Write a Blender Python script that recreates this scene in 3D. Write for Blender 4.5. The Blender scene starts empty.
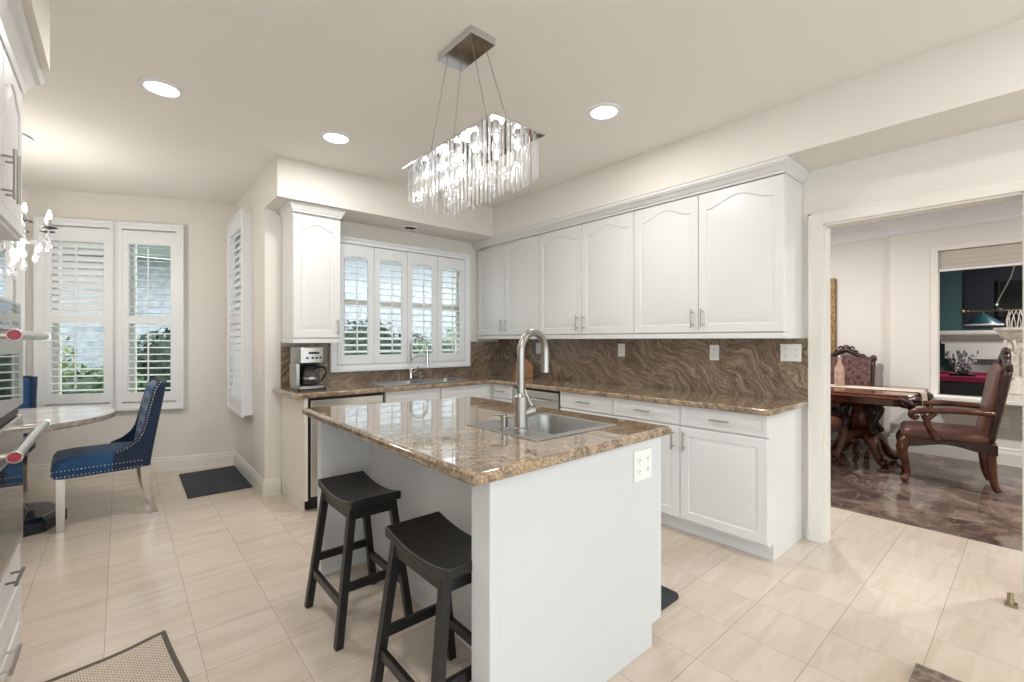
import bpy, bmesh, math, random
from mathutils import Vector, Matrix
random.seed(7)
S = bpy.context.scene
PI = math.pi
COL = S.collection

# ---------------------------------------------------------------- camera, world, sun, exposure
cam = bpy.data.objects.new('camera', bpy.data.cameras.new('camera'))
COL.objects.link(cam)
cam.location = (0, 0, 1.30)
cam.rotation_euler = (PI / 2, 0, -math.atan2(392, 455))
cam.data.sensor_width = 36
cam.data.lens = 455 / 1024 * 36
cam.data.shift_y = -0.001
cam.data.clip_start = 0.02
S.camera = cam
S.view_settings.view_transform = 'Standard'
S.view_settings.look = 'None'
S.view_settings.gamma = 1
S.view_settings.use_curve_mapping = False
S.view_settings.exposure = 0.25
W = bpy.data.worlds.new('sky')
S.world = W
W.use_nodes = True
wn = W.node_tree.nodes
bg = wn['Background']
bg.inputs[0].default_value = (0.88, 0.94, 1.0, 1)
bg.inputs[1].default_value = 3.0

def lamp(name, kind, loc, power, color=(1, .95, .88), size=.15, rot=(0, 0, 0)):
    d = bpy.data.lights.new(name, kind)
    d.energy = power
    d.color = color
    if kind == 'AREA':
        d.shape = 'DISK'; d.size = size
    elif kind == 'SUN':
        d.angle = size
    else:
        d.shadow_soft_size = size
    o = bpy.data.objects.new(name, d)
    o.location = loc; o.rotation_euler = rot
    COL.objects.link(o)
    return o
lamp('sun', 'SUN', (0, 0, 20), 1.2, (1, .95, .86), .05, (math.radians(38), 0, math.radians(-150)))

# ---------------------------------------------------------------- materials
def srgb(*c):
    return tuple(((v / 255) / 12.92 if v / 255 <= .04045 else ((v / 255 + .055) / 1.055) ** 2.4) for v in c) + (1,)

def mat(name, col, rough=.5, metal=0, bump=0, bscale=60, var=0, vscale=8, **kw):
    m = bpy.data.materials.new(name); m.use_nodes = True
    nt = m.node_tree; N = nt.nodes; L = nt.links
    p = N['Principled BSDF']
    p.inputs['Base Color'].default_value = srgb(*col)
    p.inputs['Roughness'].default_value = rough
    p.inputs['Metallic'].default_value = metal
    for k, v in kw.items():
        p.inputs[k.replace('_', ' ')].default_value = v
    tc = N.new('ShaderNodeTexCoord')
    if var:
        n = N.new('ShaderNodeTexNoise'); n.inputs['Scale'].default_value = vscale
        n.inputs['Detail'].default_value = 4
        L.new(tc.outputs['Object'], n.inputs['Vector'])
        r = N.new('ShaderNodeValToRGB')
        a = srgb(*[max(0, c - var) for c in col]); b = srgb(*[min(255, c + var) for c in col])
        r.color_ramp.elements[0].color = a; r.color_ramp.elements[0].position = .3
        r.color_ramp.elements[1].color = b; r.color_ramp.elements[1].position = .7
        L.new(n.outputs['Fac'], r.inputs['Fac']); L.new(r.outputs[0], p.inputs['Base Color'])
    if bump:
        n2 = N.new('ShaderNodeTexNoise'); n2.inputs['Scale'].default_value = bscale
        L.new(tc.outputs['Object'], n2.inputs['Vector'])
        b = N.new('ShaderNodeBump'); b.inputs['Strength'].default_value = bump; b.inputs['Distance'].default_value = .01
        L.new(n2.outputs['Fac'], b.inputs['Height']); L.new(b.outputs[0], p.inputs['Normal'])
    return m

def emis(name, col, s):
    m = bpy.data.materials.new(name); m.use_nodes = True
    N = m.node_tree.nodes; L = m.node_tree.links
    N.remove(N['Principled BSDF'])
    e = N.new('ShaderNodeEmission'); e.inputs[0].default_value = col + (1,); e.inputs[1].default_value = s
    L.new(e.outputs[0], N['Material Output'].inputs[0])
    return m

def glass_mat(name, tint=(1, 1, 1), ior=1.45, diffuse=0.0, rough=0.0, trans=True):
    m = bpy.data.materials.new(name); m.use_nodes = True
    N = m.node_tree.nodes; L = m.node_tree.links
    N.remove(N['Principled BSDF'])
    t = N.new('ShaderNodeBsdfTransparent') if trans else N.new('ShaderNodeBsdfGlass')
    t.inputs[0].default_value = tint + (1,)
    g = N.new('ShaderNodeBsdfGlossy'); g.inputs['Roughness'].default_value = rough
    f = N.new('ShaderNodeFresnel'); f.inputs[0].default_value = ior
    mx = N.new('ShaderNodeMixShader')
    L.new(f.outputs[0], mx.inputs[0]); L.new(t.outputs[0], mx.inputs[1]); L.new(g.outputs[0], mx.inputs[2])
    out = mx
    if diffuse:
        d = N.new('ShaderNodeBsdfTranslucent'); d.inputs[0].default_value = (1, 1, 1, 1)
        d2 = N.new('ShaderNodeBsdfDiffuse'); d2.inputs[0].default_value = (1, 1, 1, 1)
        md = N.new('ShaderNodeMixShader'); md.inputs[0].default_value = .5
        L.new(d.outputs[0], md.inputs[1]); L.new(d2.outputs[0], md.inputs[2])
        m2 = N.new('ShaderNodeMixShader'); m2.inputs[0].default_value = diffuse
        L.new(mx.outputs[0], m2.inputs[1]); L.new(md.outputs[0], m2.inputs[2]); out = m2
    L.new(out.outputs[0], N['Material Output'].inputs[0])
    return m

def math_node(N, L, op, a, b=None, c=None):
    n = N.new('ShaderNodeMath'); n.operation = op
    for i, v in enumerate((a, b, c)):
        if v is None: continue
        if isinstance(v, (int, float)): n.inputs[i].default_value = v
        else: L.new(v, n.inputs[i])
    return n.outputs[0]

def ramp(N, L, fac, stops):
    r = N.new('ShaderNodeValToRGB')
    e = r.color_ramp.elements
    while len(e) < len(stops): e.new(.5)
    for i, (p, c) in enumerate(stops):
        e[i].position = p; e[i].color = c
    L.new(fac, r.inputs['Fac'])
    return r.outputs[0]

def mixc(N, L, fac, a, b, mode='MIX'):
    n = N.new('ShaderNodeMixRGB'); n.blend_type = mode
    for i, v in enumerate((fac, a, b)):
        if isinstance(v, (int, float)): n.inputs[i].default_value = v
        elif isinstance(v, tuple): n.inputs[i].default_value = v
        else: L.new(v, n.inputs[i])
    return n.outputs[0]

def tile_mat():
    m = bpy.data.materials.new('cream_marble_tile'); m.use_nodes = True
    N = m.node_tree.nodes; L = m.node_tree.links; p = N['Principled BSDF']
    tc = N.new('ShaderNodeTexCoord')
    sp = N.new('ShaderNodeSeparateXYZ'); L.new(tc.outputs['Object'], sp.inputs[0])
    T = .305
    def axis(o, off):
        v = math_node(N, L, 'DIVIDE', math_node(N, L, 'SUBTRACT', o, off), T)
        fr = math_node(N, L, 'FRACT', v); fl = math_node(N, L, 'FLOOR', v)
        d = math_node(N, L, 'ABSOLUTE', math_node(N, L, 'SUBTRACT', fr, .5))
        return d, fl
    dx, fx = axis(sp.outputs[0], 2.39 - 20 * T)
    dy, fy = axis(sp.outputs[1], -20 * T)
    gx = math_node(N, L, 'GREATER_THAN', dx, .5 - .0042)
    gy = math_node(N, L, 'GREATER_THAN', dy, .5 - .0036)
    cb = N.new('ShaderNodeCombineXYZ'); L.new(fx, cb.inputs[0]); L.new(fy, cb.inputs[1])
    wn_ = N.new('ShaderNodeTexWhiteNoise'); wn_.noise_dimensions = '2D'; L.new(cb.outputs[0], wn_.inputs['Vector'])
    # soft diagonal veins, shifted per tile
    mp = N.new('ShaderNodeMapping'); mp.inputs['Rotation'].default_value = (0, 0, .12); mp.inputs['Scale'].default_value = (1.2, 7, 1)
    add = N.new('ShaderNodeVectorMath'); add.operation = 'ADD'
    sc = N.new('ShaderNodeVectorMath'); sc.operation = 'SCALE'; sc.inputs['Scale'].default_value = 7
    L.new(wn_.outputs['Color'], sc.inputs[0]); L.new(tc.outputs['Object'], add.inputs[0]); L.new(sc.outputs[0], add.inputs[1])
    L.new(add.outputs[0], mp.inputs[0])
    n = N.new('ShaderNodeTexNoise'); n.inputs['Scale'].default_value = 1.6; n.inputs['Detail'].default_value = 7
    n.inputs['Distortion'].default_value = .8
    L.new(mp.outputs[0], n.inputs['Vector'])
    c1 = ramp(N, L, n.outputs['Fac'], [(.32, srgb(197, 180, 164)), (.46, srgb(208, 193, 177)), (.58, srgb(216, 204, 190)), (.7, srgb(200, 184, 168))])
    c2 = mixc(N, L, .42, c1, ramp(N, L, wn_.outputs['Value'], [(0, srgb(204, 187, 169)), (1, srgb(218, 206, 192))]))
    g = math_node(N, L, 'MAXIMUM', math_node(N, L, 'MULTIPLY', gx, .55), math_node(N, L, 'MULTIPLY', gy, .75))
    c3 = mixc(N, L, g, c2, srgb(120, 106, 92))
    L.new(c3, p.inputs['Base Color'])
    p.inputs['Roughness'].default_value = .2
    return m

def granite(name, scale=1.0, rot=(0, 0, .7), stretch=(1, 3.2, 1), rough=.08, light=0, speck=.45, coat=0):
    m = bpy.data.materials.new(name); m.use_nodes = True
    N = m.node_tree.nodes; L = m.node_tree.links; p = N['Principled BSDF']
    tc = N.new('ShaderNodeTexCoord')
    w = N.new('ShaderNodeTexNoise'); w.inputs['Scale'].default_value = 2.2; w.inputs['Detail'].default_value = 3
    L.new(tc.outputs['Object'], w.inputs['Vector'])
    sc = N.new('ShaderNodeVectorMath'); sc.operation = 'SCALE'; sc.inputs['Scale'].default_value = .55
    L.new(w.outputs['Color'], sc.inputs[0])
    ad = N.new('ShaderNodeVectorMath'); ad.operation = 'ADD'
    L.new(tc.outputs['Object'], ad.inputs[0]); L.new(sc.outputs[0], ad.inputs[1])
    mp = N.new('ShaderNodeMapping'); mp.inputs['Rotation'].default_value = rot; mp.inputs['Scale'].default_value = stretch
    L.new(ad.outputs[0], mp.inputs[0])
    n = N.new('ShaderNodeTexNoise'); n.inputs['Scale'].default_value = 9 * scale; n.inputs['Detail'].default_value = 8
    n.inputs['Roughness'].default_value = .65; n.inputs['Distortion'].default_value = .6
    L.new(mp.outputs[0], n.inputs['Vector'])
    k = light
    c1 = ramp(N, L, n.outputs['Fac'], [(.30, srgb(50 + k, 42 + k, 36 + k)), (.42, srgb(92 + k, 78 + k, 66 + k)), (.50, srgb(120 + k, 102 + k, 84 + k)),
                                      (.58, srgb(168 + k, 144 + k, 114 + k)), (.70, srgb(110 + k, 90 + k, 70 + k))])
    v = N.new('ShaderNodeTexNoise'); v.inputs['Scale'].default_value = 110; v.inputs['Detail'].default_value = 3
    L.new(tc.outputs['Object'], v.inputs['Vector'])
    c2 = ramp(N, L, v.outputs['Fac'], [(.36, srgb(36, 28, 22)), (.47, srgb(112, 84, 56)), (.56, srgb(176, 146, 104)), (.64, srgb(206, 188, 160))])
    L.new(mixc(N, L, speck, c1, c2), p.inputs['Base Color'])
    p.inputs['Roughness'].default_value = rough
    p.inputs['Specular IOR Level'].default_value = .7
    p.inputs['Coat Weight'].default_value = coat; p.inputs['Coat IOR'].default_value = 1.7; p.inputs['Coat Roughness'].default_value = .02
    return m

def splash_mat():
    m = bpy.data.materials.new('swirled_granite'); m.use_nodes = True
    N = m.node_tree.nodes; L = m.node_tree.links; p = N['Principled BSDF']
    tc = N.new('ShaderNodeTexCoord')
    sp = N.new('ShaderNodeSeparateXYZ'); L.new(tc.outputs['Object'], sp.inputs[0])
    u = math_node(N, L, 'ADD', sp.outputs[0], sp.outputs[1])
    cb = N.new('ShaderNodeCombineXYZ'); L.new(u, cb.inputs[0]); L.new(sp.outputs[2], cb.inputs[1])
    w = N.new('ShaderNodeTexNoise'); w.inputs['Scale'].default_value = 2.6; w.inputs['Detail'].default_value = 3
    L.new(cb.outputs[0], w.inputs['Vector'])
    sc = N.new('ShaderNodeVectorMath'); sc.operation = 'SCALE'; sc.inputs['Scale'].default_value = .45
    L.new(w.outputs['Color'], sc.inputs[0])
    ad = N.new('ShaderNodeVectorMath'); ad.operation = 'ADD'
    L.new(cb.outputs[0], ad.inputs[0]); L.new(sc.outputs[0], ad.inputs[1])
    mr = N.new('ShaderNodeMapping'); mr.inputs['Rotation'].default_value = (0, 0, -.62)
    L.new(ad.outputs[0], mr.inputs[0])
    mp = N.new('ShaderNodeMapping'); mp.inputs['Scale'].default_value = (5, 30, 1)
    L.new(mr.outputs[0], mp.inputs[0])
    n = N.new('ShaderNodeTexNoise'); n.inputs['Scale'].default_value = 1.5; n.inputs['Detail'].default_value = 8; n.inputs['Roughness'].default_value = .74
    L.new(mp.outputs[0], n.inputs['Vector'])
    c1 = ramp(N, L, n.outputs['Fac'], [(.36, srgb(82, 68, 58)), (.46, srgb(118, 102, 88)), (.54, srgb(146, 128, 110)), (.64, srgb(190, 172, 152)), (.74, srgb(140, 122, 104))])
    v = N.new('ShaderNodeTexNoise'); v.inputs['Scale'].default_value = 120; v.inputs['Detail'].default_value = 2
    L.new(tc.outputs['Object'], v.inputs['Vector'])
    c2 = ramp(N, L, v.outputs['Fac'], [(.38, srgb(50, 40, 34)), (.5, srgb(122, 100, 80)), (.62, srgb(184, 164, 138))])
    L.new(mixc(N, L, .3, c1, c2), p.inputs['Base Color'])
    p.inputs['Roughness'].default_value = .12
    return m

def dark_marble():
    m = bpy.data.materials.new('brown_marble_floor'); m.use_nodes = True
    N = m.node_tree.nodes; L = m.node_tree.links; p = N['Principled BSDF']
    tc = N.new('ShaderNodeTexCoord')
    n = N.new('ShaderNodeTexNoise'); n.inputs['Scale'].default_value = 3.2; n.inputs['Detail'].default_value = 9
    n.inputs['Roughness'].default_value = .68; n.inputs['Distortion'].default_value = 1.1
    L.new(tc.outputs['Object'], n.inputs['Vector'])
    c = ramp(N, L, n.outputs['Fac'], [(.30, srgb(58, 46, 42)), (.46, srgb(98, 82, 74)), (.56, srgb(124, 106, 96)), (.70, srgb(156, 138, 126))])
    n2 = N.new('ShaderNodeTexNoise'); n2.inputs['Scale'].default_value = 1.5; n2.inputs['Detail'].default_value = 6; n2.inputs['Distortion'].default_value = 2.5
    L.new(tc.outputs['Object'], n2.inputs['Vector'])
    v = math_node(N, L, 'LESS_THAN', math_node(N, L, 'ABSOLUTE', math_node(N, L, 'SUBTRACT', n2.outputs['Fac'], .5)), .006)
    L.new(mixc(N, L, math_node(N, L, 'MULTIPLY', v, .3), c, srgb(196, 178, 160)), p.inputs['Base Color'])
    p.inputs['Roughness'].default_value = .07
    return m

def woven(name, a, b, scale):
    m = bpy.data.materials.new(name); m.use_nodes = True
    N = m.node_tree.nodes; L = m.node_tree.links; p = N['Principled BSDF']
    tc = N.new('ShaderNodeTexCoord')
    mp = N.new('ShaderNodeMapping'); mp.inputs['Scale'].default_value = (scale, scale, scale)
    L.new(tc.outputs['Object'], mp.inputs[0])
    br = N.new('ShaderNodeTexBrick')
    br.inputs['Color1'].default_value = srgb(*a); br.inputs['Color2'].default_value = srgb(*[c - 12 for c in a])
    br.inputs['Mortar'].default_value = srgb(*b); br.inputs['Scale'].default_value = 1
    br.inputs['Mortar Size'].default_value = .08; br.inputs['Brick Width'].default_value = 1.0; br.inputs['Row Height'].default_value = .62
    L.new(mp.outputs[0], br.inputs['Vector'])
    L.new(br.outputs['Color'], p.inputs['Base Color'])
    p.inputs['Roughness'].default_value = .95
    return m

M = dict(
    wall=mat('warm_white_paint', (229, 225, 218), .75, bump=.03, bscale=150),
    ceil=mat('ceiling_paint', (240, 238, 232), .85, bump=.03, bscale=120),
    trim=mat('trim_paint', (232, 229, 221), .45),
    dining=mat('dining_paint', (228, 224, 217), .75),
    white=mat('white_cabinet_lacquer', (225, 225, 224), .35),
    island=mat('island_white_paint', (212, 213, 214), .45),
    shutter=mat('white_shutter_paint', (236, 238, 240), .4),
    steel=mat('brushed_steel', (176, 174, 170), .28, 1),
    nickel=mat('brushed_nickel', (166, 163, 158), .3, 1),
    darksteel=mat('dark_nickel', (120, 112, 102), .32, 1),
    chrome=mat('polished_chrome', (215, 215, 215), .06, 1),
    sinksteel=mat('sink_steel', (170, 170, 168), .35, .9),
    black=mat('black_plastic', (22, 22, 24), .4),
    blackwood=mat('black_painted_wood', (28, 26, 25), .38, bump=.1, bscale=30),
    ovenglass=mat('black_oven_glass', (70, 66, 62), .03, .55),
    stainless=mat('satin_stainless', (202, 198, 190), .22, .9),
    granite=granite('brown_granite', 1.1, (0, 0, .5), (1, 2.6, 1), .05, 22, .42, .5),
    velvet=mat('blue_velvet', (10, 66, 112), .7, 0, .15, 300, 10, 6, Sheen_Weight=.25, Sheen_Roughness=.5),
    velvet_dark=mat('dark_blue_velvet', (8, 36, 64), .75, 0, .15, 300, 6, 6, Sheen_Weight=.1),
    studs=mat('nailhead_nickel', (205, 205, 208), .25, 1),
    leg=mat('mirror_steel_leg', (188, 182, 176), .14, 1),
    marble=mat('grey_white_marble', (214, 208, 202), .05, 0, 0, 0, 18, 5),
    marble_edge=mat('grey_marble_edge', (160, 150, 142), .25, 0, 0, 0, 26, 18),
    navy=mat('black_gloss_plinth', (24, 30, 40), .08),
    mat_dark=mat('charcoal_mat', (64, 66, 74), .95, 0, .5, 400, 8, 200),
    mat_black=mat('black_rubber_mat', (52, 54, 58), .85, 0, .5, 300),
    rugbrown=mat('brown_shag', (128, 112, 100), 1, 0, 1, 160, 30, 40),
    weave=woven('woven_beige', (222, 208, 192), (128, 114, 100), 60),
    weave_border=mat('grey_mat_border', (96, 88, 78), .9, bump=.3, bscale=300),
    wood=mat('carved_mahogany', (84, 44, 26), .22, 0, .25, 60, 22, 9),
    woodtop=mat('polished_mahogany', (104, 60, 40), .1, 0, 0, 0, 18, 5),
    darkwood=mat('dark_carved_wood', (48, 28, 20), .3, 0, .5, 70, 14, 20),
    leather=mat('brown_leather', (92, 56, 46), .38, 0, .2, 120, 12, 8),
    brocade=mat('maroon_brocade', (86, 50, 46), .7, 0, .3, 80, 34, 30),
    gold=mat('antique_gold', (138, 112, 72), .45, .5, .6, 90, 40, 40),
    mirror=mat('mirror_silver', (225, 225, 225), .02, 1),
    runner=mat('champagne_runner', (206, 190, 172), .7, 0, .3, 200, 14, 40),
    blush=mat('blush_glass_bottle', (214, 184, 164), .12, 0, 0, 0, 20, 18, Transmission_Weight=.4),
    outlet=mat('outlet_plastic', (238, 238, 234), .35),
    slot=mat('outlet_slots', (60, 60, 60), .5),
    block=mat('honey_wood_block', (150, 102, 58), .45, 0, .1, 40, 16, 14),
    handleblack=mat('knife_handle', (26, 28, 38), .35),
    red=mat('red_enamel', (140, 16, 44), .25),
    teal=mat('teal_wall_paint', (66, 98, 100), .7),
    navywall=mat('navy_recess_paint', (22, 28, 42), .6),
    tv=mat('tv_glass', (14, 14, 18), .12),
    tealshade=mat('teal_enamel_shade', (24, 66, 74), .3),
    felt=mat('crimson_felt', (124, 24, 56), .9),
    poolwood=mat('black_lacquer', (18, 16, 18), .25),
    stone=mat('white_cast_stone', (214, 208, 196), .75, 0, .6, 60, 16, 20),
    firebox=mat('grey_slate', (150, 148, 146), .5, 0, 0, 0, 14, 5),
    shade=mat('beige_roman_shade', (196, 188, 176), .9, 0, .2, 200),
    silver=mat('silver_leaf', (176, 176, 180), .35, .8, .3, 60),
    brass=mat('aged_brass', (150, 140, 112), .35, .9),
    leafgreen=mat('leaf_green', (62, 96, 36), .6, 0, 0, 0, 34, 9),
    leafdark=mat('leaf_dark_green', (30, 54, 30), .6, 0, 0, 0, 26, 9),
    leaflime=mat('leaf_yellow_green', (112, 128, 52), .6, 0, 0, 0, 36, 9),
    trunk=mat('bark', (96, 78, 62), .9, bump=.5, bscale=30),
    grass=mat('lawn', (98, 128, 66), .95, 0, .5, 80, 24, 20),
    patio=mat('patio_concrete', (190, 186, 180), .9, 0, .2, 60, 10, 3),
    blockwall=mat('pale_stucco_wall', (190, 196, 205), .9, 0, .6, 18, 26, 9),
    eave=mat('grey_green_fascia', (104, 116, 108), .8),
    fasciawhite=mat('white_siding', (168, 172, 176), .8),
    lens=emis('lit_lamp_lens', (1, .97, .93), 5),
    bulb=emis('lit_bulb', (1, .95, .88), 12),
    pane=glass_mat('window_glass', (.96, .98, .97), 1.2),
    crystal=glass_mat('crystal_glass', (.97, .98, 1), 1.55, .12, .05),
    carafe=glass_mat('carafe_glass', (.35, .37, .40), 1.5, .08, .02),
    cable=mat('steel_cable', (150, 146, 140), .4, .8),
    display=mat('lcd_black', (16, 18, 22), .1),
)
M['tile'] = tile_mat()
M['splash'] = splash_mat()
M['brownmarble'] = dark_marble()
M['tilefull'] = M['tile']

# ---------------------------------------------------------------- mesh helpers
def tag(o, label, cat, group=None, kind=None):
    if label: o['label'] = label
    if cat: o['category'] = cat
    if group: o['group'] = group
    if kind: o['kind'] = kind
    return o

def thing(name, label, cat, loc=(0, 0, 0), rz=0, group=None):
    o = bpy.data.objects.new(name, None)
    o.empty_display_size = .05
    COL.objects.link(o)
    o.location = loc; o.rotation_euler = (0, 0, rz)
    return tag(o, label, cat, group)

def copy_tree(o, parent=None):
    c = o.copy(); COL.objects.link(c)
    if parent is not None: c.parent = parent
    for ch in list(o.children): copy_tree(ch, c)
    return c

class B:
    def __init__(s): s.bm = bmesh.new()
    def box(s, x0, x1, y0, y1, z0, z1):
        v = [s.bm.verts.new(p) for p in ((x0,y0,z0),(x1,y0,z0),(x1,y1,z0),(x0,y1,z0),(x0,y0,z1),(x1,y0,z1),(x1,y1,z1),(x0,y1,z1))]
        for f in ((0,3,2,1),(4,5,6,7),(0,1,5,4),(1,2,6,5),(2,3,7,6),(3,0,4,7)): s.bm.faces.new([v[i] for i in f])
        return s
    def hexa(s, bot, top):
        v = [s.bm.verts.new(p) for p in list(bot) + list(top)]
        n = len(bot)
        s.bm.faces.new(v[:n][::-1]); s.bm.faces.new(v[n:])
        for i in range(n):
            j = (i + 1) % n
            s.bm.faces.new((v[i], v[j], v[n + j], v[n + i]))
        return s
    def prism(s, poly, a, b, axis='z'):
        def m(p, w):
            return (p[0], p[1], w) if axis == 'z' else ((w, p[0], p[1]) if axis == 'x' else (p[0], w, p[1]))
        return s.hexa([m(p, a) for p in poly], [m(p, b) for p in poly])
    def loft(s, loops, cap0=True, cap1=True):
        R = [[s.bm.verts.new(p) for p in l] for l in loops]
        n = len(R[0])
        for a, b in zip(R, R[1:]):
            for i in range(n):
                j = (i + 1) % n
                s.bm.faces.new((a[i], a[j], b[j], b[i]))
        if cap0: s.bm.faces.new(R[0][::-1])
        if cap1: s.bm.faces.new(R[-1])
        return s
    def lathe(s, prof, c=(0, 0, 0), seg=20, axis='z'):
        loops = []
        for r, z in prof:
            r = max(r, .0004)
            l = []
            for i in range(seg):
                t = 2 * PI * i / seg
                a, b = r * math.cos(t), r * math.sin(t)
                l.append({'z': (c[0]+a, c[1]+b, c[2]+z), 'x': (c[0]+z, c[1]+a, c[2]+b), 'y': (c[0]+b, c[1]+z, c[2]+a)}[axis])
            loops.append(l)
        return s.loft(loops)
    def tube(s, pts, r, seg=10, smooth=0):
        pts = [Vector(p) for p in pts]
        n0 = len(pts)
        rs = list(r) if isinstance(r, (list, tuple)) else [r] * n0
        if smooth and n0 > 2:
            P, R_ = [], []
            for i in range(n0 - 1):
                p0 = pts[max(i-1, 0)]; p1 = pts[i]; p2 = pts[i+1]; p3 = pts[min(i+2, n0-1)]
                for k in range(smooth):
                    t = k / smooth
                    P.append(.5 * ((2*p1) + (p2-p0)*t + (2*p0-5*p1+4*p2-p3)*t*t + (3*p1-p0-3*p2+p3)*t**3))
                    R_.append(rs[i] * (1-t) + rs[i+1] * t)
            P.append(pts[-1]); R_.append(rs[-1]); pts, rs = P, R_
        loops = []
        up = None
        for i, p in enumerate(pts):
            d = (pts[min(i+1, len(pts)-1)] - pts[max(i-1, 0)])
            if d.length < 1e-9: d = Vector((0, 0, 1))
            d.normalize()
            if up is None:
                up = Vector((0, 0, 1)) if abs(d.z) < .9 else Vector((1, 0, 0))
            u = up - d * up.dot(d)
            if u.length < 1e-6: u = Vector((0, 1, 0)) - d * d.y
            u.normalize(); up = u
            w = d.cross(u)
            loops.append([tuple(p + (u * math.cos(2*PI*k/seg) + w * math.sin(2*PI*k/seg)) * rs[i]) for k in range(seg)])
        return s.loft(loops)
    def ball(s, c, r, sx=1, sy=1, sz=1, u=10, v=7):
        prof = [(r * math.sin(PI * (i+.0) / v), -r * math.cos(PI * i / v)) for i in range(v + 1)]
        loops = []
        for rr, z in prof:
            rr = max(rr, r * .02)
            loops.append([(c[0] + sx*rr*math.cos(2*PI*k/u), c[1] + sy*rr*math.sin(2*PI*k/u), c[2] + sz*z) for k in range(u)])
        return s.loft(loops)
    def solidgrid(s, us, vs, mask, t0, t1, f):
        """solid made of the cells of a grid where mask(i,j); f(u,v,w)->xyz"""
        C = {}
        def V(i, j, w):
            k = (i, j, w)
            if k not in C: C[k] = s.bm.verts.new(f(us[i], vs[j], t1 if w else t0))
            return C[k]
        nu, nv = len(us) - 1, len(vs) - 1
        on = lambda i, j: 0 <= i < nu and 0 <= j < nv and mask(i, j)
        for i in range(nu):
            for j in range(nv):
                if not on(i, j): continue
                s.bm.faces.new((V(i,j,1), V(i+1,j,1), V(i+1,j+1,1), V(i,j+1,1)))
                s.bm.faces.new((V(i,j,0), V(i,j+1,0), V(i+1,j+1,0), V(i+1,j,0)))
                if not on(i, j-1): s.bm.faces.new((V(i,j,0), V(i+1,j,0), V(i+1,j,1), V(i,j,1)))
                if not on(i+1, j): s.bm.faces.new((V(i+1,j,0), V(i+1,j+1,0), V(i+1,j+1,1), V(i+1,j,1)))
                if not on(i, j+1): s.bm.faces.new((V(i+1,j+1,0), V(i,j+1,0), V(i,j+1,1), V(i+1,j+1,1)))
                if not on(i-1, j): s.bm.faces.new((V(i,j+1,0), V(i,j,0), V(i,j,1), V(i,j+1,1)))
        return s
    def sweep(s, path, prof, side=1):
        """moulding: prof [(offset,z)] swept along a 2D path with mitres, offset to the right (side=1)"""
        P = [Vector(p) for p in path]
        loops = []
        for i, p in enumerate(P):
            ns = []
            for a, b in ((i-1, i), (i, i+1)):
                if 0 <= a and b < len(P):
                    d = (P[b] - P[a]).normalized()
                    ns.append(Vector((d.y, -d.x)) * side)
            n = ns[0] if len(ns) == 1 else (ns[0] + ns[1]) / max(.3, 1 + ns[0].dot(ns[1]))
            loops.append([(p.x + n.x*o, p.y + n.y*o, z) for o, z in prof])
        return s.loft(loops)
    def done(s, name, m, parent=None, smooth=False, bevel=0, seg=2, sub=0, label=None):
        bmesh.ops.recalc_face_normals(s.bm, faces=s.bm.faces)
        me = bpy.data.meshes.new(name)
        s.bm.to_mesh(me); s.bm.free()
        me.materials.append(M[m] if isinstance(m, str) else m)
        o = bpy.data.objects.new(name, me)
        COL.objects.link(o)
        if parent is not None: o.parent = parent
        if smooth:
            for p in me.polygons: p.use_smooth = True
            if smooth == 'auto':
                me.set_sharp_from_angle(angle=math.radians(38))
        if bevel:
            b = o.modifiers.new('bevel', 'BEVEL'); b.width = bevel; b.segments = seg; b.limit_method = 'ANGLE'; b.angle_limit = math.radians(35)
            if seg > 2:
                for p in me.polygons: p.use_smooth = True
                me.set_sharp_from_angle(angle=math.radians(179))
                b.harden_normals = True
        if sub:
            u = o.modifiers.new('sub', 'SUBSURF'); u.levels = sub; u.render_levels = sub
        if label: o['label'] = label
        return o

def struct(o): o['kind'] = 'structure'; return o
def rrect(cx, cy, w, d, r, z, n=4):
    out = []
    for (sx, sy, a0) in ((1, 1, 0), (-1, 1, 90), (-1, -1, 180), (1, -1, 270)):
        for k in range(n + 1):
            a = math.radians(a0 + 90 * k / n)
            out.append((cx + sx*(w/2 - r) + r*math.cos(a), cy + sy*(d/2 - r) + r*math.sin(a), z))
    return out

# ---------------------------------------------------------------- room shell
CZ = 2.71
bayB0, bayB1 = (.526, 5.59), (-.647, 6.137)
floor_poly = [(-2.05, -3.3), (4.2, -3.3), (4.2, 4.32), (1.03, 4.32), (1.03, 5.60), (.55, 5.72), (-.62, 6.25), (-2.05, 6.25)]
struct(B().prism(floor_poly, -.08, 0).done('floor', 'tile'))
struct(B().prism([(4.2, -2.65), (7.09, -2.65), (7.09, 3.55), (4.2, 3.55)], -.08, 0).done('floor_dining', 'brownmarble'))
struct(B().prism([(7.09, -3.1), (10.9, -3.1), (10.9, 3.1), (7.09, 3.1)], -.08, 0).done('floor_games', 'patio'))
struct(B().prism([(-2.05, -3.3), (3.5, -3.3), (3.5, 4.35), (1.05, 4.35), (1.05, 5.62), (.55, 5.74), (-.62, 6.27), (-2.05, 6.27)], CZ, CZ + .1).done('ceiling', 'ceil'))
struct(B().prism([(3.5, -2.65), (7.12, -2.65), (7.12, 3.55), (3.5, 3.55)], CZ, CZ + .1).done('ceiling_dining', mat('dining_ceiling', (232, 238, 248), .85)))
struct(B().prism([(7.12, -3.1), (10.9, -3.1), (10.9, 3.1), (7.12, 3.1)], CZ, CZ + .1).done('ceiling_games', 'ceil'))

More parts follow.
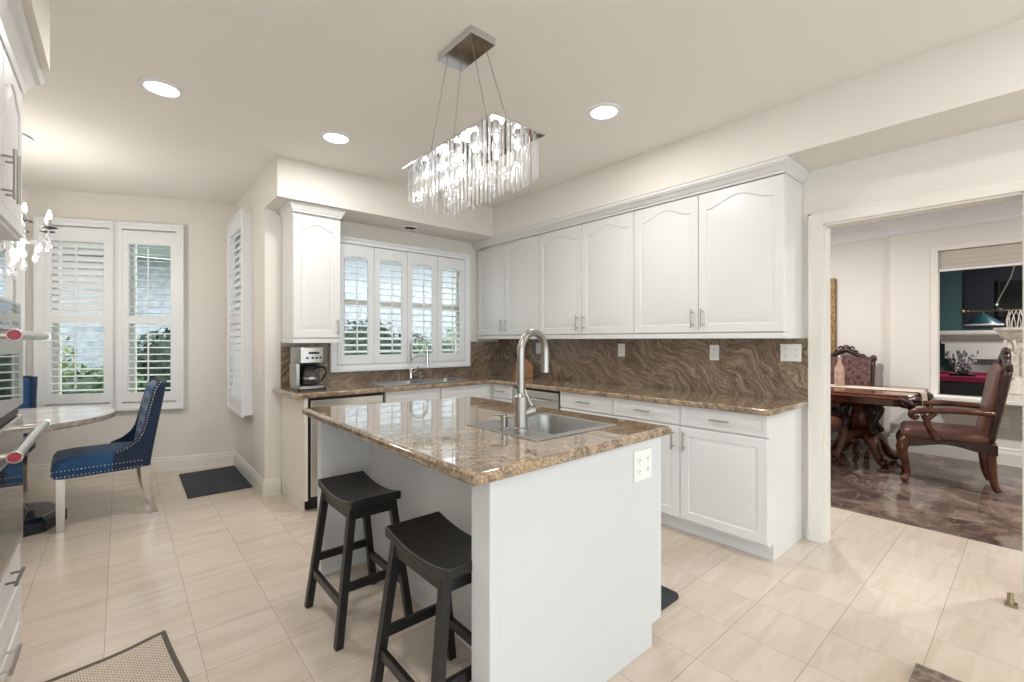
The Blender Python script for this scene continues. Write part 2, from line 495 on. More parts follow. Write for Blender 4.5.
def wall(name, p0, p1, t, holes=(), z1=CZ, m='wall', z0=0):
    """wall from p0 to p1, thickness t to the left of the direction of travel"""
    p0 = Vector(p0); p1 = Vector(p1); Ln = (p1 - p0).length; d = (p1 - p0).normalized(); n = Vector((-d.y, d.x))
    us = sorted({0, Ln} | {h[0] for h in holes} | {h[1] for h in holes})
    vs = sorted({z0, z1} | {h[2] for h in holes} | {h[3] for h in holes})
    def mask(i, j):
        u = (us[i] + us[i+1]) / 2; v = (vs[j] + vs[j+1]) / 2
        return not any(h[0] < u < h[1] and h[2] < v < h[3] for h in holes)
    return struct(B().solidgrid(us, vs, mask, 0, t, lambda u, v, w: (p0.x + d.x*u + n.x*w, p0.y + d.y*u + n.y*w, v)).done(name, m))

# back wall of the kitchen (window hole X 1.56..2.90, z 1.10..2.16)
wall('wall_back', (3.56, 4.2), (.91, 4.2), -.15, [(3.56-2.90, 3.56-1.56, 1.10, 2.17)])
wall('wall_right', (3.41, -3.2), (3.41, 4.2), -.10, [(3.245, 4.105, 0, 2.04)])
# nook side wall (faces the nook), window with shutters
wall('wall_nook_side', (.91, 4.35), (.91, 5.487), -.12, [(.38, .92, .70, 2.38)])
wall('wall_bay_right', (.91, 5.487), (.526, 5.59), -.12)
bl = (Vector(bayB1) - Vector(bayB0)).length
def bayu(px):       # distance along the bay wall hit by the ray through photo column px (layout only)
    a = (px - 512) / 455; s_, c_ = math.sin(math.atan2(392, 455)), math.cos(math.atan2(392, 455))
    rx, ry = s_ + a*c_, c_ - a*s_
    d = (Vector(bayB1) - Vector(bayB0)).normalized()
    return (ry*bayB0[0] - rx*bayB0[1]) / (rx*d.y - ry*d.x)
WIN = [(.11, .53), (.66, 1.14)]   # two window openings along the bay wall
wall('wall_bay', bayB0, bayB1, -.12, [(a, b, .72, 2.34) for a, b in WIN])
wall('wall_bay_center', bayB1, (-1.95, 6.137), -.12, [(.08, 1.1, .72, 2.34)])
wall('wall_nook_left', (-1.95, 6.26), (-1.95, 2.74), -.12)
wall('wall_nook_return', (-2.07, 2.74), (-.95, 2.74), -.1)
wall('wall_left', (-.95, 2.74), (-.95, -3.2), -.12, [(3.0, 5.7, .3, 2.38)])  # opening added out of view to let in more sky light
wall('wall_rear', (-.95, -3.2), (3.56, -3.2), -.12, [(.2, 4.25, 0.0, 2.4)])  # wide opening made up behind the camera for soft sky fill
# dining room and games room walls
wall('wall_dining_far', (6.97, 1.17), (6.97, -2.55), .12, [(.41, 2.3, .69, 2.30)], m='dining')
wall('wall_dining_mirror', (7.05, 3.5), (7.05, 1.17), .12, m='dining')
wall('wall_dining_left', (3.51, 3.5), (7.17, 3.5), .1, m='dining')
wall('wall_dining_right', (7.09, -2.55), (3.51, -2.55), .1, m='dining')
wall('wall_games_far', (10.4, 3.0), (10.4, -3.0), .12, m='teal')
wall('wall_games_left', (7.2, 3.0), (10.5, 3.0), .1, m='teal')
wall('wall_games_right', (10.5, -3.0), (7.1, -3.0), .1, m='teal')

# soffit over the cabinets (L shaped), bottom 2.40
sof = [(.91, 3.80), (3.0, 3.80), (3.0, -3.2), (3.41, -3.2), (3.41, 4.2), (.91, 4.2)]
struct(B().prism(sof, 2.40, CZ).done('trim_soffit', 'wall'))

# door casing around the dining opening
def casing():
    b = B()
    y0, y1, zt = .045, .905, 2.04
    pr = [(0, 0), (.075, 0), (.075, .022), (.06, .022), (.05, .014), (.012, .014), (.006, .018), (0, .018)]
    for (ya, yb) in ((y1, y1 + .08), (y0 - .08, y0)):
        b.box(3.388, 3.41, ya, yb, 0, zt + .075)
        b.box(3.384, 3.388, ya + (.062 if ya >= y1 else 0), yb - (0 if ya >= y1 else .062), 0, zt + .075)
    b.box(3.388, 3.41, y0, y1, zt, zt + .075)
    b.box(3.384, 3.388, y0 - .08, y1 + .08, zt + .06, zt + .075)
    b.box(3.41, 3.515, y1 - .012, y1 + .001, 0, zt)
    b.box(3.41, 3.515, y0 - .001, y0 + .012, 0, zt)
    b.box(3.41, 3.515, y0, y1, zt - .012, zt + .001)
    return struct(b.done('trim_1', 'trim', bevel=.003))
casing()

BB = [(0, 0), (.016, 0), (.016, .10), (.012, .112), (.012, .125), (.006, .14), (0, .14)]
def baseboard(name, path, side=1, m='trim'):
    return struct(B().sweep(path, BB, side).done(name, m))
baseboard('baseboard_nook', [(1.03, 4.2), (.91, 4.2), (.91, 5.487), bayB0, bayB1, (-1.95, 6.137), (-1.95, 2.74)], -1)
baseboard('baseboard_right', [(3.41, 1.0), (3.41, .985)], 1)
baseboard('baseboard_front', [(3.41, -.015), (3.41, -3.2)], 1)
BBD = [(0, 0), (.02, 0), (.02, .12), (.012, .15), (.012, .17), (0, .18)]
struct(B().sweep([(7.05, 3.5), (7.05, 1.17), (6.97, 1.17), (6.97, -2.55)], BBD, 1).done('baseboard_dining', 'trim'))
CR = [(0, CZ - .17), (.02, CZ - .16), (.03, CZ - .13), (.07, CZ - .07), (.11, CZ - .04), (.12, CZ), (0, CZ)]
struct(B().sweep([(3.51, 3.5), (7.05, 3.5), (7.05, 1.17), (6.97, 1.17), (6.97, -2.55), (3.51, -2.55)], CR, 1).done('trim_crown_dining', 'shutter'))

# dining pass-through trim, ledge, rail
b = B()
y0, y1, za, zb = -1.13, .76, .69, 2.30
for (p, q) in (((6.955, 6.97, y1, y1 + .05), (za, zb + .05)), ((6.955, 6.97, y0 - .05, y0), (za, zb + .05)), ((6.955, 6.97, y0, y1), (zb, zb + .05))):
    b.box(p[0], p[1], p[2], p[3], q[0], q[1])
b.box(6.955, 7.1, y1 - .01, y1 + .002, za, zb)
struct(b.done('trim_2', 'trim', bevel=.003))
struct(B().box(6.70, 7.10, -1.2, .84, .65, .69).box(6.93, 6.97, -1.2, .82, .60, .65).done('trim_ledge', 'trim', bevel=.006))

# ---------------------------------------------------------------- plantation shutters
def shutter(label, loc, rz, w, h, sections, arch=False, group=None, stile=.045, pitch=.062, lw=.060):
    """panel in local x (0..w), z (0..h), front -y; sections (z0,z1,tilt deg)"""
    t = thing('shutter_panel', label, 'shutter', loc, rz, group)
    b = B()
    us = [0, stile, w - stile, w]
    zs = sorted({0.0, h} | {s_[0] for s_ in sections} | {s_[1] for s_ in sections})
    holes = [(s_[0], s_[1]) for s_ in sections]
    b.solidgrid(us, zs, lambda i, j: not (i == 1 and any(a <= (zs[j]+zs[j+1])/2 <= c for a, c in holes)), -.014, .014, lambda u, v, ww: (u, ww, v))
    if arch:
        zt = sections[-1][1]; n = 14
        x0, x1 = stile, w - stile
        poly = [(x0, zt), (x1, zt)]
        for k in range(n + 1):
            u = k / n; x = x1 + (x0 - x1) * u
            poly.append((x, zt - .022 + .020 * math.sin(PI * u) ** 1.0))
        b.prism(poly, -.013, .013, 'y')
    b.done('frame', 'shutter', t, bevel=.003)
    for (z0, z1, tilt) in sections:
        n = max(1, int(round((z1 - z0) / pitch)))
        lb = B()
        a = math.radians(tilt)
        for k in range(n):
            zc = z0 + (k + .5) * (z1 - z0) / n
            pr = []
            for q in range(10):
                th = 2 * PI * q / 10
                yy, zz = lw/2 * math.cos(th), .0052 * math.sin(th)
                pr.append((yy * math.cos(a) - zz * math.sin(a), zc + yy * math.sin(a) + zz * math.cos(a)))
            lb.hexa([(stile + .002, p[0], p[1]) for p in pr], [(w - stile - .002, p[0], p[1]) for p in pr])
        lb.done('louvers', 'shutter', t, smooth='auto')
        rb = B()
        yy = -lw/2 * math.cos(a) - .006
        rb.box(w/2 - .005, w/2 + .005, yy - .006, yy + .004, z0 + .03, z1 - .03)
        rb.done('tilt_rod', 'shutter', t)
    return t

# kitchen window: frame + glass + sash; panels
def win_frame(name, x0, x1, z0, z1, b0=.05, depth=.05, sill=True):
    """frame in local x,z; front -y"""
    b = B()
    us = [x0, x0 + b0, x1 - b0, x1]; vs = [z0, z0 + b0, z1 - b0, z1]
    b.solidgrid(us, vs, lambda i, j: not (i == 1 and j == 1), -depth, 0, lambda u, v, w: (u, w, v))
    b.solidgrid([x0 - .012, x0 + .018, x1 - .018, x1 + .012], [z0 - .012, z0 + .018, z1 - .018, z1 + .012], lambda i, j: not (i == 1 and j == 1), -depth - .012, -depth + .01, lambda u, v, w: (u, w, v))
    return b
def window(idx, loc, rz, x0, x1, z0, z1, hole, mull=(), rail=None, depth=.05, b0=.05):
    o = struct(win_frame('w', x0, x1, z0, z1, b0, depth).done('window_%d' % idx, 'shutter', bevel=.003))
    o.location = loc; o.rotation_euler = (0, 0, rz)
    hx0, hx1, hz0, hz1 = hole
    b = B()
    b.solidgrid([hx0, hx0 + .04, hx1 - .04, hx1], [hz0, hz0 + .045, hz1 - .045, hz1], lambda i, j: not (i == 1 and j == 1), .06, .11, lambda u, v, w: (u, w, v))
    for mx in mull: b.box(mx - .022, mx + .022, .062, .108, hz0 + .04, hz1 - .04)
    if rail: b.box(hx0 + .03, hx1 - .03, .062, .1, rail - .022, rail + .022)
    b.done('sash', 'trim', o)
    g = B().box(hx0 + .03, hx1 - .03, .082, .086, hz0 + .03, hz1 - .03).done('pane', 'pane', o)
    return o
window(1, (0, 4.2, 0), 0, 1.44, 2.945, 1.02, 2.24, (1.56, 2.90, 1.10, 2.17), mull=(2.23,), rail=1.66)
names4 = ['leftmost white shutter panel over the back sink, next to the small wall cabinet',
          'second white shutter panel from the left over the back sink',
          'third white shutter panel from the left, behind the back faucet spout',
          'rightmost white shutter panel over the back sink, nearest the room corner']
px0 = 1.492; pw = (2.893 - 1.492) / 4
for i in range(4):
    shutter(names4[i], (px0 + i*pw + .002, 4.172, 1.075), 0, pw - .004, 1.11, [(.085, 1.0, [14, 22, 14, 20][i])], True, 'shutter panels over the back sink', stile=.058)

# nook windows
ang = math.atan2(bayB1[1] - bayB0[1], bayB1[0] - bayB0[0])
def on_bay(u, off=0):
    d = (Vector(bayB1) - Vector(bayB0)).normalized()
    return (bayB0[0] + d.x*u, bayB0[1] + d.y*u, 0)
bays = [('tall white shutter over the right bay window, upper louvers wide open', 'open'), ('tall white shutter over the middle bay window, upper louvers tilted nearly shut', 'shut')]
rzb = ang + PI         # local +x points to the right as seen from the room
for k, (u0, u1) in enumerate(WIN):
    loc = on_bay(u1)
    window(2 + k, loc, rzb, -.07, (u1 - u0) + .07, .63, 2.43, (0, u1 - u0, .72, 2.34), b0=.055, depth=.045)
    sec = [(.09, .76, 6), (.83, 1.53, 3 if k == 0 else 56)]
    w_ = u1 - u0 + .03
    P = Vector(loc); d = Vector((math.cos(rzb), math.sin(rzb), 0)); n = Vector((math.sin(rzb), -math.cos(rzb), 0))
    shutter(bays[k][0], tuple(P - d*.015 + n*.026 + Vector((0, 0, .70))), rzb, w_, 1.66, sec, False, 'tall shutters in the breakfast bay', stile=.05, pitch=.066, lw=.064)
# centre bay window
window(4, (-1.95, 6.137, 0), 0, .15, 1.28, .63, 2.43, (.20, 1.22, .72, 2.34), mull=(.71,), b0=.05, depth=.045)
for k in range(2):
    shutter(['white shutter of the far left bay window, glimpsed past the wall ovens', 'white shutter at the far left end of the bay, hidden behind the oven tower'][k],
            (-1.95 + (.71 if k == 0 else .20), 6.111, .70), 0, .505, 1.66, [(.09, .76, 8), (.83, 1.57, 12)], False, 'tall shutters in the breakfast bay', stile=.05, pitch=.066, lw=.064)
# nook side window (shutter box standing off the wall)
o = window(5, (.91, 4.65, 0), -PI/2, -.70, 0.0, .62, 2.46, (-.62, -.08, .70, 2.38), b0=.04, depth=.08)
shutter('tall white shutter on the nook side wall beside the kitchen pillar, seen edge-on', (.845, 5.31, .66), -PI/2, .62, 1.76, [(.09, .80, 58), (.87, 1.67, 58)], False, None, stile=.045, pitch=.066, lw=.066)

# ---------------------------------------------------------------- cabinet doors
def door_mesh(w, h, arch=0.0, t=.02, fr=.055, topfr=None):
    """raised panel front in local x 0..w, z 0..h, front at y=0 (facing -y), thickness to +y"""
    b = B(); bm = b.bm
    topfr = topfr or fr
    n = 16
    def top(x, ins):
        u = (x - fr) / (w - 2*fr)
        zt = h - topfr - ins
        if arch:
            s_ = max(0, min(1, (u - .06) / .88))
            zt -= arch * (1 - (math.sin(PI * s_) ** 1.6 if 0 < s_ < 1 else 0))
        return zt
    def ring(ins, y):
        pts = []
        x0, x1 = fr + ins, w - fr - ins; z0 = fr + ins
        xs = [x0 + (x1 - x0) * k / n for k in range(n + 1)]
        xo = [fr + (w - 2*fr) * k / n for k in range(n + 1)]
        pts += [(x, y, z0) for x in xs]
        pts += [(x1, y, z0 + (top(xo[-1], ins) - z0) * k / 4) for k in (1, 2, 3)]
        pts += [(xs[k], y, top(xo[k], ins)) for k in range(n, -1, -1)]
        pts += [(x0, y, z0 + (top(xo[0], ins) - z0) * k / 4) for k in (3, 2, 1)]
        return pts
    def outer(e, y):
        r = ring(0, 0)
        out = []
        N_ = n + 1
        for i, p in enumerate(r):
            if i < N_: x = e if i == 0 else (w - e if i == n else p[0]); out.append((x, y, e))
            elif i < N_ + 3: out.append((w - e, y, p[2]))
            elif i < 2*N_ + 3:
                k = i - N_ - 3; x = w - e if k == 0 else (e if k == n else p[0]); out.append((x, y, h - e))
            else: out.append((e, y, p[2]))
        return out
    b.loft([outer(0, t), outer(0, .004), outer(.004, 0), ring(0, 0), ring(.004, .006), ring(.012, .0065), ring(.032, .0015), ring(.036, .001)])
    return b
def bar_handle(parent, x, z, length=.13, vertical=True, off=.032, r=.0055, y0=0, m='nickel'):
    b = B()
    if vertical:
        b.tube([(x, y0-off, z - length/2), (x, y0-off, z + length/2)], r, 10)
        for s_ in (-1, 1): b.tube([(x, y0+.001, z + s_*length*.34), (x, y0-off, z + s_*length*.34)], r*.75, 8)
    else:
        b.tube([(x - length/2, y0-off, z), (x + length/2, y0-off, z)], r, 10)
        for s_ in (-1, 1): b.tube([(x + s_*length*.34, y0+.001, z), (x + s_*length*.34, y0-off, z)], r*.75, 8)
    return b.done('handle', m, parent, smooth='auto')
def front(parent, name, x, z, w, h, arch=0, handle=None, fr=.055, y=0, m='white'):
    o = door_mesh(w, h, arch, fr=fr).done(name, m, parent, smooth='auto')
    o.location = (x, y, z)
    if handle:
        kind, hx, hz = handle[:3]
        bar_handle(o, hx, hz, handle[3] if len(handle) > 3 else .13, kind == 'v')
    return o

# right wall upper cabinets: local x runs to -Y, front at X=3.08
wl = ['white two-door wall cabinet in the far corner beside the sink window', 'white two-door wall cabinet in the middle of the right wall run', 'white two-door wall cabinet nearest the dining opening']
ucab = [(4.185, 3.18, 3.70), (3.18, 2.10, 2.64), (2.10, 1.02, 1.57)]
for k, (ya, yb, ym) in enumerate(ucab):
    t = thing('wall_cabinet', wl[k], 'cabinet', (3.08, ya, 1.31), -PI/2, 'wall cabinets on the right wall')
    Wd = ya - yb
    B().box(0.001, Wd - .001, .02, .325, .035, 1.07).box(0.001, Wd-.001, .002, .325, 0.0, .035).done('body', 'white', t, bevel=.002)
    w1 = ya - ym
    front(t, 'door', .003, .042, w1 - .005, .968, .06, ('v', w1 - .04, .10))
    front(t, 'door', w1 + .002, .042, Wd - w1 - .005, .968, .06, ('v', .035, .10))
CRP = [(0, 2.325), (.006, 2.325), (.010, 2.338), (.022, 2.342), (.05, 2.367), (.06, 2.368), (.066, 2.378), (.072, 2.378), (.075, 2.398), (0, 2.398)]
tag(B().loft([[(3.078 - o_, 4.19, z_) for o_, z_ in CRP], [(3.078 - o_, 1.018 - .5*o_, z_) for o_, z_ in CRP], [(3.405, 1.018 - .5*o_, z_) for o_, z_ in CRP]]).done('crown_moulding', 'white'), 'long white crown moulding capping the right wall cabinets', 'moulding')
# left small wall cabinet
t = thing('wall_cabinet', 'narrow white single-door wall cabinet above the coffee maker', 'cabinet', (1.04, 3.87, 1.275), 0)
B().box(0, .38, .02, .325, .035, 1.11).box(0, .38, .002, .325, 0, .035).done('body', 'white', t, bevel=.002)
front(t, 'door', .003, .042, .374, .985, .045, ('v', .345, .09), fr=.06)
B().sweep([(0, .325), (0, 0), (.38, 0), (.38, .325)], [(o_*.38, z_ - 1.275) for o_, z_ in CRP], 1).done('crown', 'white', t)

# ---------------------------------------------------------------- base cabinets, right wall (front X=2.82, local x -> -Y)
TOP = .905
def base_body(t, Wd, depth, toe=.07, x_end=None, m='white'):
    B().box(.001, Wd - .001, .02, depth, .10, TOP - .0385).box(.001, Wd - .001, .02 + toe, depth, 0, .10).done('body', m, t, bevel=.002)
BD = .57
t = thing('base_cabinet', 'white base cabinet with two drawers over two doors beside the dining opening', 'cabinet', (2.82, 2.11, 0), -PI/2)
base_body(t, 1.09, BD)
for j in (0, 1):
    front(t, 'drawer', .003 + j*.545, .735, .540, .13, 0, ('h', .27, .065, .12), fr=.028)
front(t, 'door', .003, .115, .540, .61, 0, ('v', .50, .52))
front(t, 'door', .548, .115, .540, .61, 0, ('v', .035, .52))
t = thing('base_cabinet', 'white drawer base cabinet just right of the dishwasher on the right wall', 'cabinet', (2.82, 2.655, 0), -PI/2)
base_body(t, .545, BD)
front(t, 'drawer', .003, .735, .539, .13, 0, ('h', .27, .065, .12), fr=.028)
front(t, 'drawer', .003, .43, .539, .295, 0, ('h', .27, .2, .12), fr=.04)
front(t, 'drawer', .003, .115, .539, .305, 0, ('h', .27, .2, .12), fr=.04)
# stainless dishwasher
def dishwasher(label, loc, rz, w, hz=.80):
    t = thing('dishwasher', label, 'dishwasher', loc, rz)
    B().box(0.004, w - .004, .03, .55, .10, .862).box(.004, w-.004, .08, .5, 0, .10).done('body', 'black', t)
    B().box(.012, w - .012, .0, .03, .115, .845).done('door', 'stainless', t, bevel=.006)
    b = B(); b.tube([(.06, -.035, hz - .03), (w - .06, -.035, hz - .03)], .011, 12)
    for x in (.08, w - .08): b.tube([(x, .002, hz - .03), (x, -.035, hz - .03)], .007, 8)
    b.done('handle', 'stainless', t, smooth='auto')
    return t
dishwasher('stainless dishwasher in the right wall run behind the island faucet', (2.82, 3.265, 0), -PI/2, .605)
t = thing('base_cabinet', 'white corner drawer base cabinet under the knife block', 'cabinet', (2.82, 3.58, 0), -PI/2)
base_body(t, .31, BD)
B().box(-.02, .002, .0, .03, .10, TOP - .0385).done('corner_filler', 'white', t)
front(t, 'drawer', .003, .735, .304, .13, 0, ('h', .152, .065, .12), fr=.028)
front(t, 'drawer', .003, .43, .304, .295, 0, ('h', .152, .2, .12), fr=.04)
front(t, 'drawer', .003, .115, .304, .305, 0, ('h', .152, .2, .12), fr=.04)
# back run (front Y=3.58)
t = thing('end_panel', 'white side panel closing the left end of the back counter run', 'cabinet panel', (1.035, 3.56, 0), 0)
B().prism([(.08, 0), (.635, 0), (.635, TOP - .038), (0, TOP - .038), (0, .10), (.08, .10)], 0, .025, 'x').done('panel', mat('aged_white_panel', (230, 224, 214), .5), t)
tt = dishwasher('stainless dishwasher under the coffee maker, far side of the island', (1.075, 3.575, 0), 0, .60)
t = thing('base_cabinet', 'white sink base cabinet under the back window with two false drawer fronts', 'cabinet', (1.685, 3.58, 0), 0)
B().box(.001, 1.134, .02, .60, .10, .66).box(.001, 1.134, .02, .06, .66, TOP-.0385).box(.001, 1.134, .09, .60, 0, .10).done('body', 'white', t)
for j in (0, 1):
    front(t, 'drawer_front', .003 + j*.54, .735, .535, .13, 0, None, fr=.028)
    front(t, 'door', .003 + j*.54, .115, .535, .61, 0, ('v', .50 if j == 0 else .035, .52))

# ---------------------------------------------------------------- L counter with sink cutout
SX0, SX1, SY0, SY1 = 1.73, 2.57, 3.66, 4.00
us = [.965, SX0, SX1, 2.78, 3.405]; vs = [.985, 3.535, SY0, SY1, 4.195]
def lm(i, j):
    if j == 0: return i == 3
    return not (i == 1 and j == 2)
tag(B().solidgrid(us, vs, lm, TOP - .038, TOP, lambda u, v, w: (u, v, w)).done('countertop', 'granite', bevel=.013, seg=4),
    'long L-shaped brown granite countertop along the back and right walls', 'countertop')
# backsplash
struct(B().solidgrid([1.03, 1.425, 2.957, 3.405], [TOP, 1.005, 1.27, 1.28], lambda i, j: j == 0 or i != 1, 4.182, 4.199, lambda u, v, w: (u, w, v)).done('wall_backsplash_back', 'splash'))
struct(B().box(3.392, 3.409, .985, 4.18, TOP, 1.31).done('wall_backsplash_right', 'splash'))

# sinks
def sink(label, loc, w, d, bowls, flange=.03, depth=.19, rz=0, deck=0):
    """origin at centre of opening, top at counter; bowls list (cx,cy,w,d)"""
    t = thing('sink', label, 'sink', loc, rz)
    for (cx, cy, bw, bd) in bowls:
        b = B()
        b.loft([rrect(cx, cy, bw, bd, .045, .001), rrect(cx, cy, bw - .004, bd - .004, .045, -.01), rrect(cx, cy, bw - .02, bd - .02, .05, -depth + .02),
                rrect(cx, cy, bw - .06, bd - .06, .05, -depth)], cap0=False)
        o = b.done('bowl', 'sinksteel', t, smooth='auto')
        B().lathe([(.035, 0), (.038, .003), (.02, .002)], (cx, cy, -depth + .001), 16).done('drain', 'chrome', t)
    xs = sorted({-w/2 - flange, w/2 + flange} | {c[0] - c[2]/2 + .004 for c in bowls} | {c[0] + c[2]/2 - .004 for c in bowls})
    ys = sorted({-d/2 - flange - deck, d/2 + flange} | {bowls[0][1] - bowls[0][3]/2 + .004, bowls[0][1] + bowls[0][3]/2 - .004})
    def mk(i, j):
        x = (xs[i] + xs[i+1])/2; y = (ys[j] + ys[j+1])/2
        return not any(abs(x - c[0]) < c[2]/2 - .005 and abs(y - c[1]) < c[3]/2 - .005 for c in bowls)
    B().solidgrid(xs, ys, mk, .0005, .0045, lambda u, v, w_: (u, v, w_)).done('rim', 'sinksteel', t, bevel=.0015)
    return t
sink('double-bowl stainless sink set in the back counter under the window', ((SX0+SX1)/2, (SY0+SY1)/2, TOP), SX1 - SX0 - .02, SY1 - SY0 - .02, [(-.205, 0, .39, .31), (.205, 0, .39, .31)], flange=.035)

# back faucet (spring gooseneck)
t = thing('kitchen_faucet', 'tall arched spring faucet at the back sink in front of the window', 'faucet', (2.19, 4.085, TOP), 0)
B().lathe([(.028, 0), (.028, .008), (.02, .012), (.018, .10), (.014, .11)], (0, 0, 0), 16).done('base', 'chrome', t, smooth='auto')
arc = [(0, 0, .10), (0, 0, .33)] + [(.085 - .085*math.cos(PI*k/8), -.03*k/8, .33 + .085*math.sin(PI*k/8)) for k in range(1, 9)] + [(.17, -.03, .24)]
B().tube(arc, .009, 10, 3).done('neck', 'chrome', t, smooth='auto')
sb = B()
for k in range(26):
    q = k / 25
    if q < .5: p = (0, 0, .16 + q*2*.17); 
    else:
        a_ = PI * (q - .5) * 2; p = (.085 - .085*math.cos(a_), -.03*(q-.5)*2, .33 + .085*math.sin(a_))
    sb.ball(p, .0135, 1, 1, .45, 8, 4)
sb.done('spring', 'nickel', t, smooth='auto')
B().tube([(.17, -.03, .26), (.17, -.03, .16), (.172, -.03, .13)], [.013, .017, .02], 12).done('spray_head', 'chrome', t, smooth='auto')
B().tube([(0, 0, .19), (.05, -.01, .225), (.11, -.022, .235), (.16, -.03, .225)], .006, 8, 4).done('support_arm', 'chrome', t, smooth='auto')
B().tube([(.015, 0, .07), (.05, -.02, .085), (.065, -.03, .13)], .006, 8, 3).done('lever', 'chrome', t, smooth='auto')
for dx, nm, lb in ((-.13, 'soap_dispenser', 'small chrome soap dispenser left of the back faucet'), (.11, 'air_switch', 'short chrome sprayer stub right of the back faucet')):
    b = B().lathe([(.018, 0), (.018, .006), (.01, .01), (.01, .05), (.013, .055), (.013, .065), (.003, .068)], (2.19 + dx, 4.085, TOP), 12)
    if dx < 0: b.tube([(2.19+dx, 4.085, TOP+.06), (2.19+dx, 4.03, TOP+.062)], .005, 8)
    tag(b.done(nm, 'chrome', smooth='auto'), lb, 'soap dispenser' if dx < 0 else 'sprayer')

# ---------------------------------------------------------------- island
IT = .92
t = thing('island_cabinet', 'white painted kitchen island with open seating side', 'island', (0, 0, 0))
ib = B()
def iq(x0, x1): return [(x0, 1.10), (x1, 1.10), (x1, 2.58 - .21*(x1 - 1.115)), (x0, 2.58 - .21*(x0 - 1.115))]
ib.prism(iq(1.115, 1.785), .10, IT - .20).prism(iq(1.115, 1.715), 0, .10).prism(iq(1.115, 1.14), IT - .2, IT - .038).prism(iq(1.755, 1.785), IT - .2, IT - .038)
ib.done('body', 'island', t)
B().prism([(.875, 0), (1.715, 0), (1.715, .095), (1.785, .095), (1.785, IT - .038), (.875, IT - .038)], 1.076, 1.10, 'y').box(.835, .875, 1.07, 1.165, 0, IT - .038).done('end_panel', 'island', t, bevel=.003)
B().box(.835, 1.115, 2.575, 2.635, 0, IT - .038).done('far_panel', 'island', t, bevel=.003)
# doors on the sink side
for j in range(2):
    o = front(t, 'door', 0, 0, .60, .62, 0, ('v', .56 if j == 0 else .04, .5), m='island')
    o.location = (1.805, 1.12 + j*.61, .12); o.rotation_euler = (0, 0, PI/2)
Q = [(.758, 1.04), (1.852, 1.062), (1.80, 2.50), (.770, 2.70)]
def bil(u, v, w):
    a = [Q[0][k]*(1-u) + Q[1][k]*u for k in (0, 1)]; c = [Q[3][k]*(1-u) + Q[2][k]*u for k in (0, 1)]
    return (a[0]*(1-v) + c[0]*v, a[1]*(1-v) + c[1]*v, w)
ISX, ISY, ISW, ISD = 1.475, 1.45, .36, .40   # island sink centre and size
hu0, hu1 = (ISX - ISW/2 - .76) / 1.08, (ISX + ISW/2 - .76) / 1.08
hv0, hv1 = (ISY - ISD/2 - 1.05) / 1.53, (ISY + ISD/2 - 1.05) / 1.53
us = [0] + [hu0, hu1, 1]; vs = [0, hv0, hv1, 1]
io = B().solidgrid(us, vs, lambda i, j: not (i == 1 and j == 1), IT - .04, IT, bil)
tag(io.done('island_countertop', 'granite', bevel=.016, seg=5), 'thick brown granite countertop on the white kitchen island', 'countertop')
# island sink: flange wide on the faucet side
t = thing('sink', 'single-bowl stainless prep sink set in the island countertop', 'sink', (ISX, ISY, IT + .0005), 0)
b = B(); cx, cy, bw, bd = 0, 0, ISW - .02, ISD - .02
b.loft([rrect(cx, cy, bw, bd, .05, .001), rrect(cx, cy, bw - .006, bd - .006, .05, -.012), rrect(cx, cy, bw - .02, bd - .02, .05, -.15), rrect(cx, cy, bw - .06, bd - .06, .05, -.175)], cap0=False)
b.done('bowl', 'sinksteel', t, smooth='auto')
B().lathe([(.035, 0), (.038, .003), (.02, .002)], (0, 0, -.174), 16).done('drain', 'chrome', t)
B().solidgrid([-.30, -bw/2 + .004, bw/2 - .004, .195], [-.225, -bd/2 + .004, bd/2 - .004, .225], lambda i, j: not (i == 1 and j == 1), 0, .004, lambda u, v, w: (u, v, w)).done('rim', 'sinksteel', t, bevel=.0015)
# island faucet
t = thing('kitchen_faucet', 'large brushed nickel gooseneck faucet on the island', 'faucet', (1.235, 1.378, IT + .004), 0)
B().lathe([(.031, 0), (.031, .02), (.027, .024), (.027, .145), (.023, .15), (.018, .16)], (0, 0, 0), 20).done('base', 'nickel', t, smooth='auto')
R_ = .088
arc = [(0, 0, .15), (0, 0, .32)] + [(.95*(R_ - R_*math.cos(PI*k/8)), .16*(R_ - R_*math.cos(PI*k/8)), .32 + R_*math.sin(PI*k/8)) for k in range(1, 9)] + [(2*.95*R_, 2*.16*R_, .235)]
B().tube(arc, [.0165]*(len(arc)-2) + [.0175, .0185], 14, 3).done('neck', 'nickel', t, smooth='auto')
B().tube([(0, 0, .075), (.05, -.03, .09)], [.02, .021], 14).done('lever_hub', 'nickel', t, smooth='auto')
B().tube([(.045, -.027, .088), (.04, -.01, .12), (.022, .01, .18)], [.008, .007, .005], 10, 3).done('lever', 'nickel', t, smooth='auto')
t = thing('soap_dispenser', 'brushed nickel soap dispenser beside the island faucet', 'soap dispenser', (1.228, 1.475, IT + .004), 0)
B().lathe([(.022, 0), (.022, .005), (.016, .008), (.016, .055), (.012, .058), (.012, .065)], (0, 0, 0), 16).done('body', 'nickel', t, smooth='auto')
B().tube([(0, 0, .062), (-.055, .03, .060)], [.006, .004], 8).done('spout', 'nickel', t, smooth='auto')
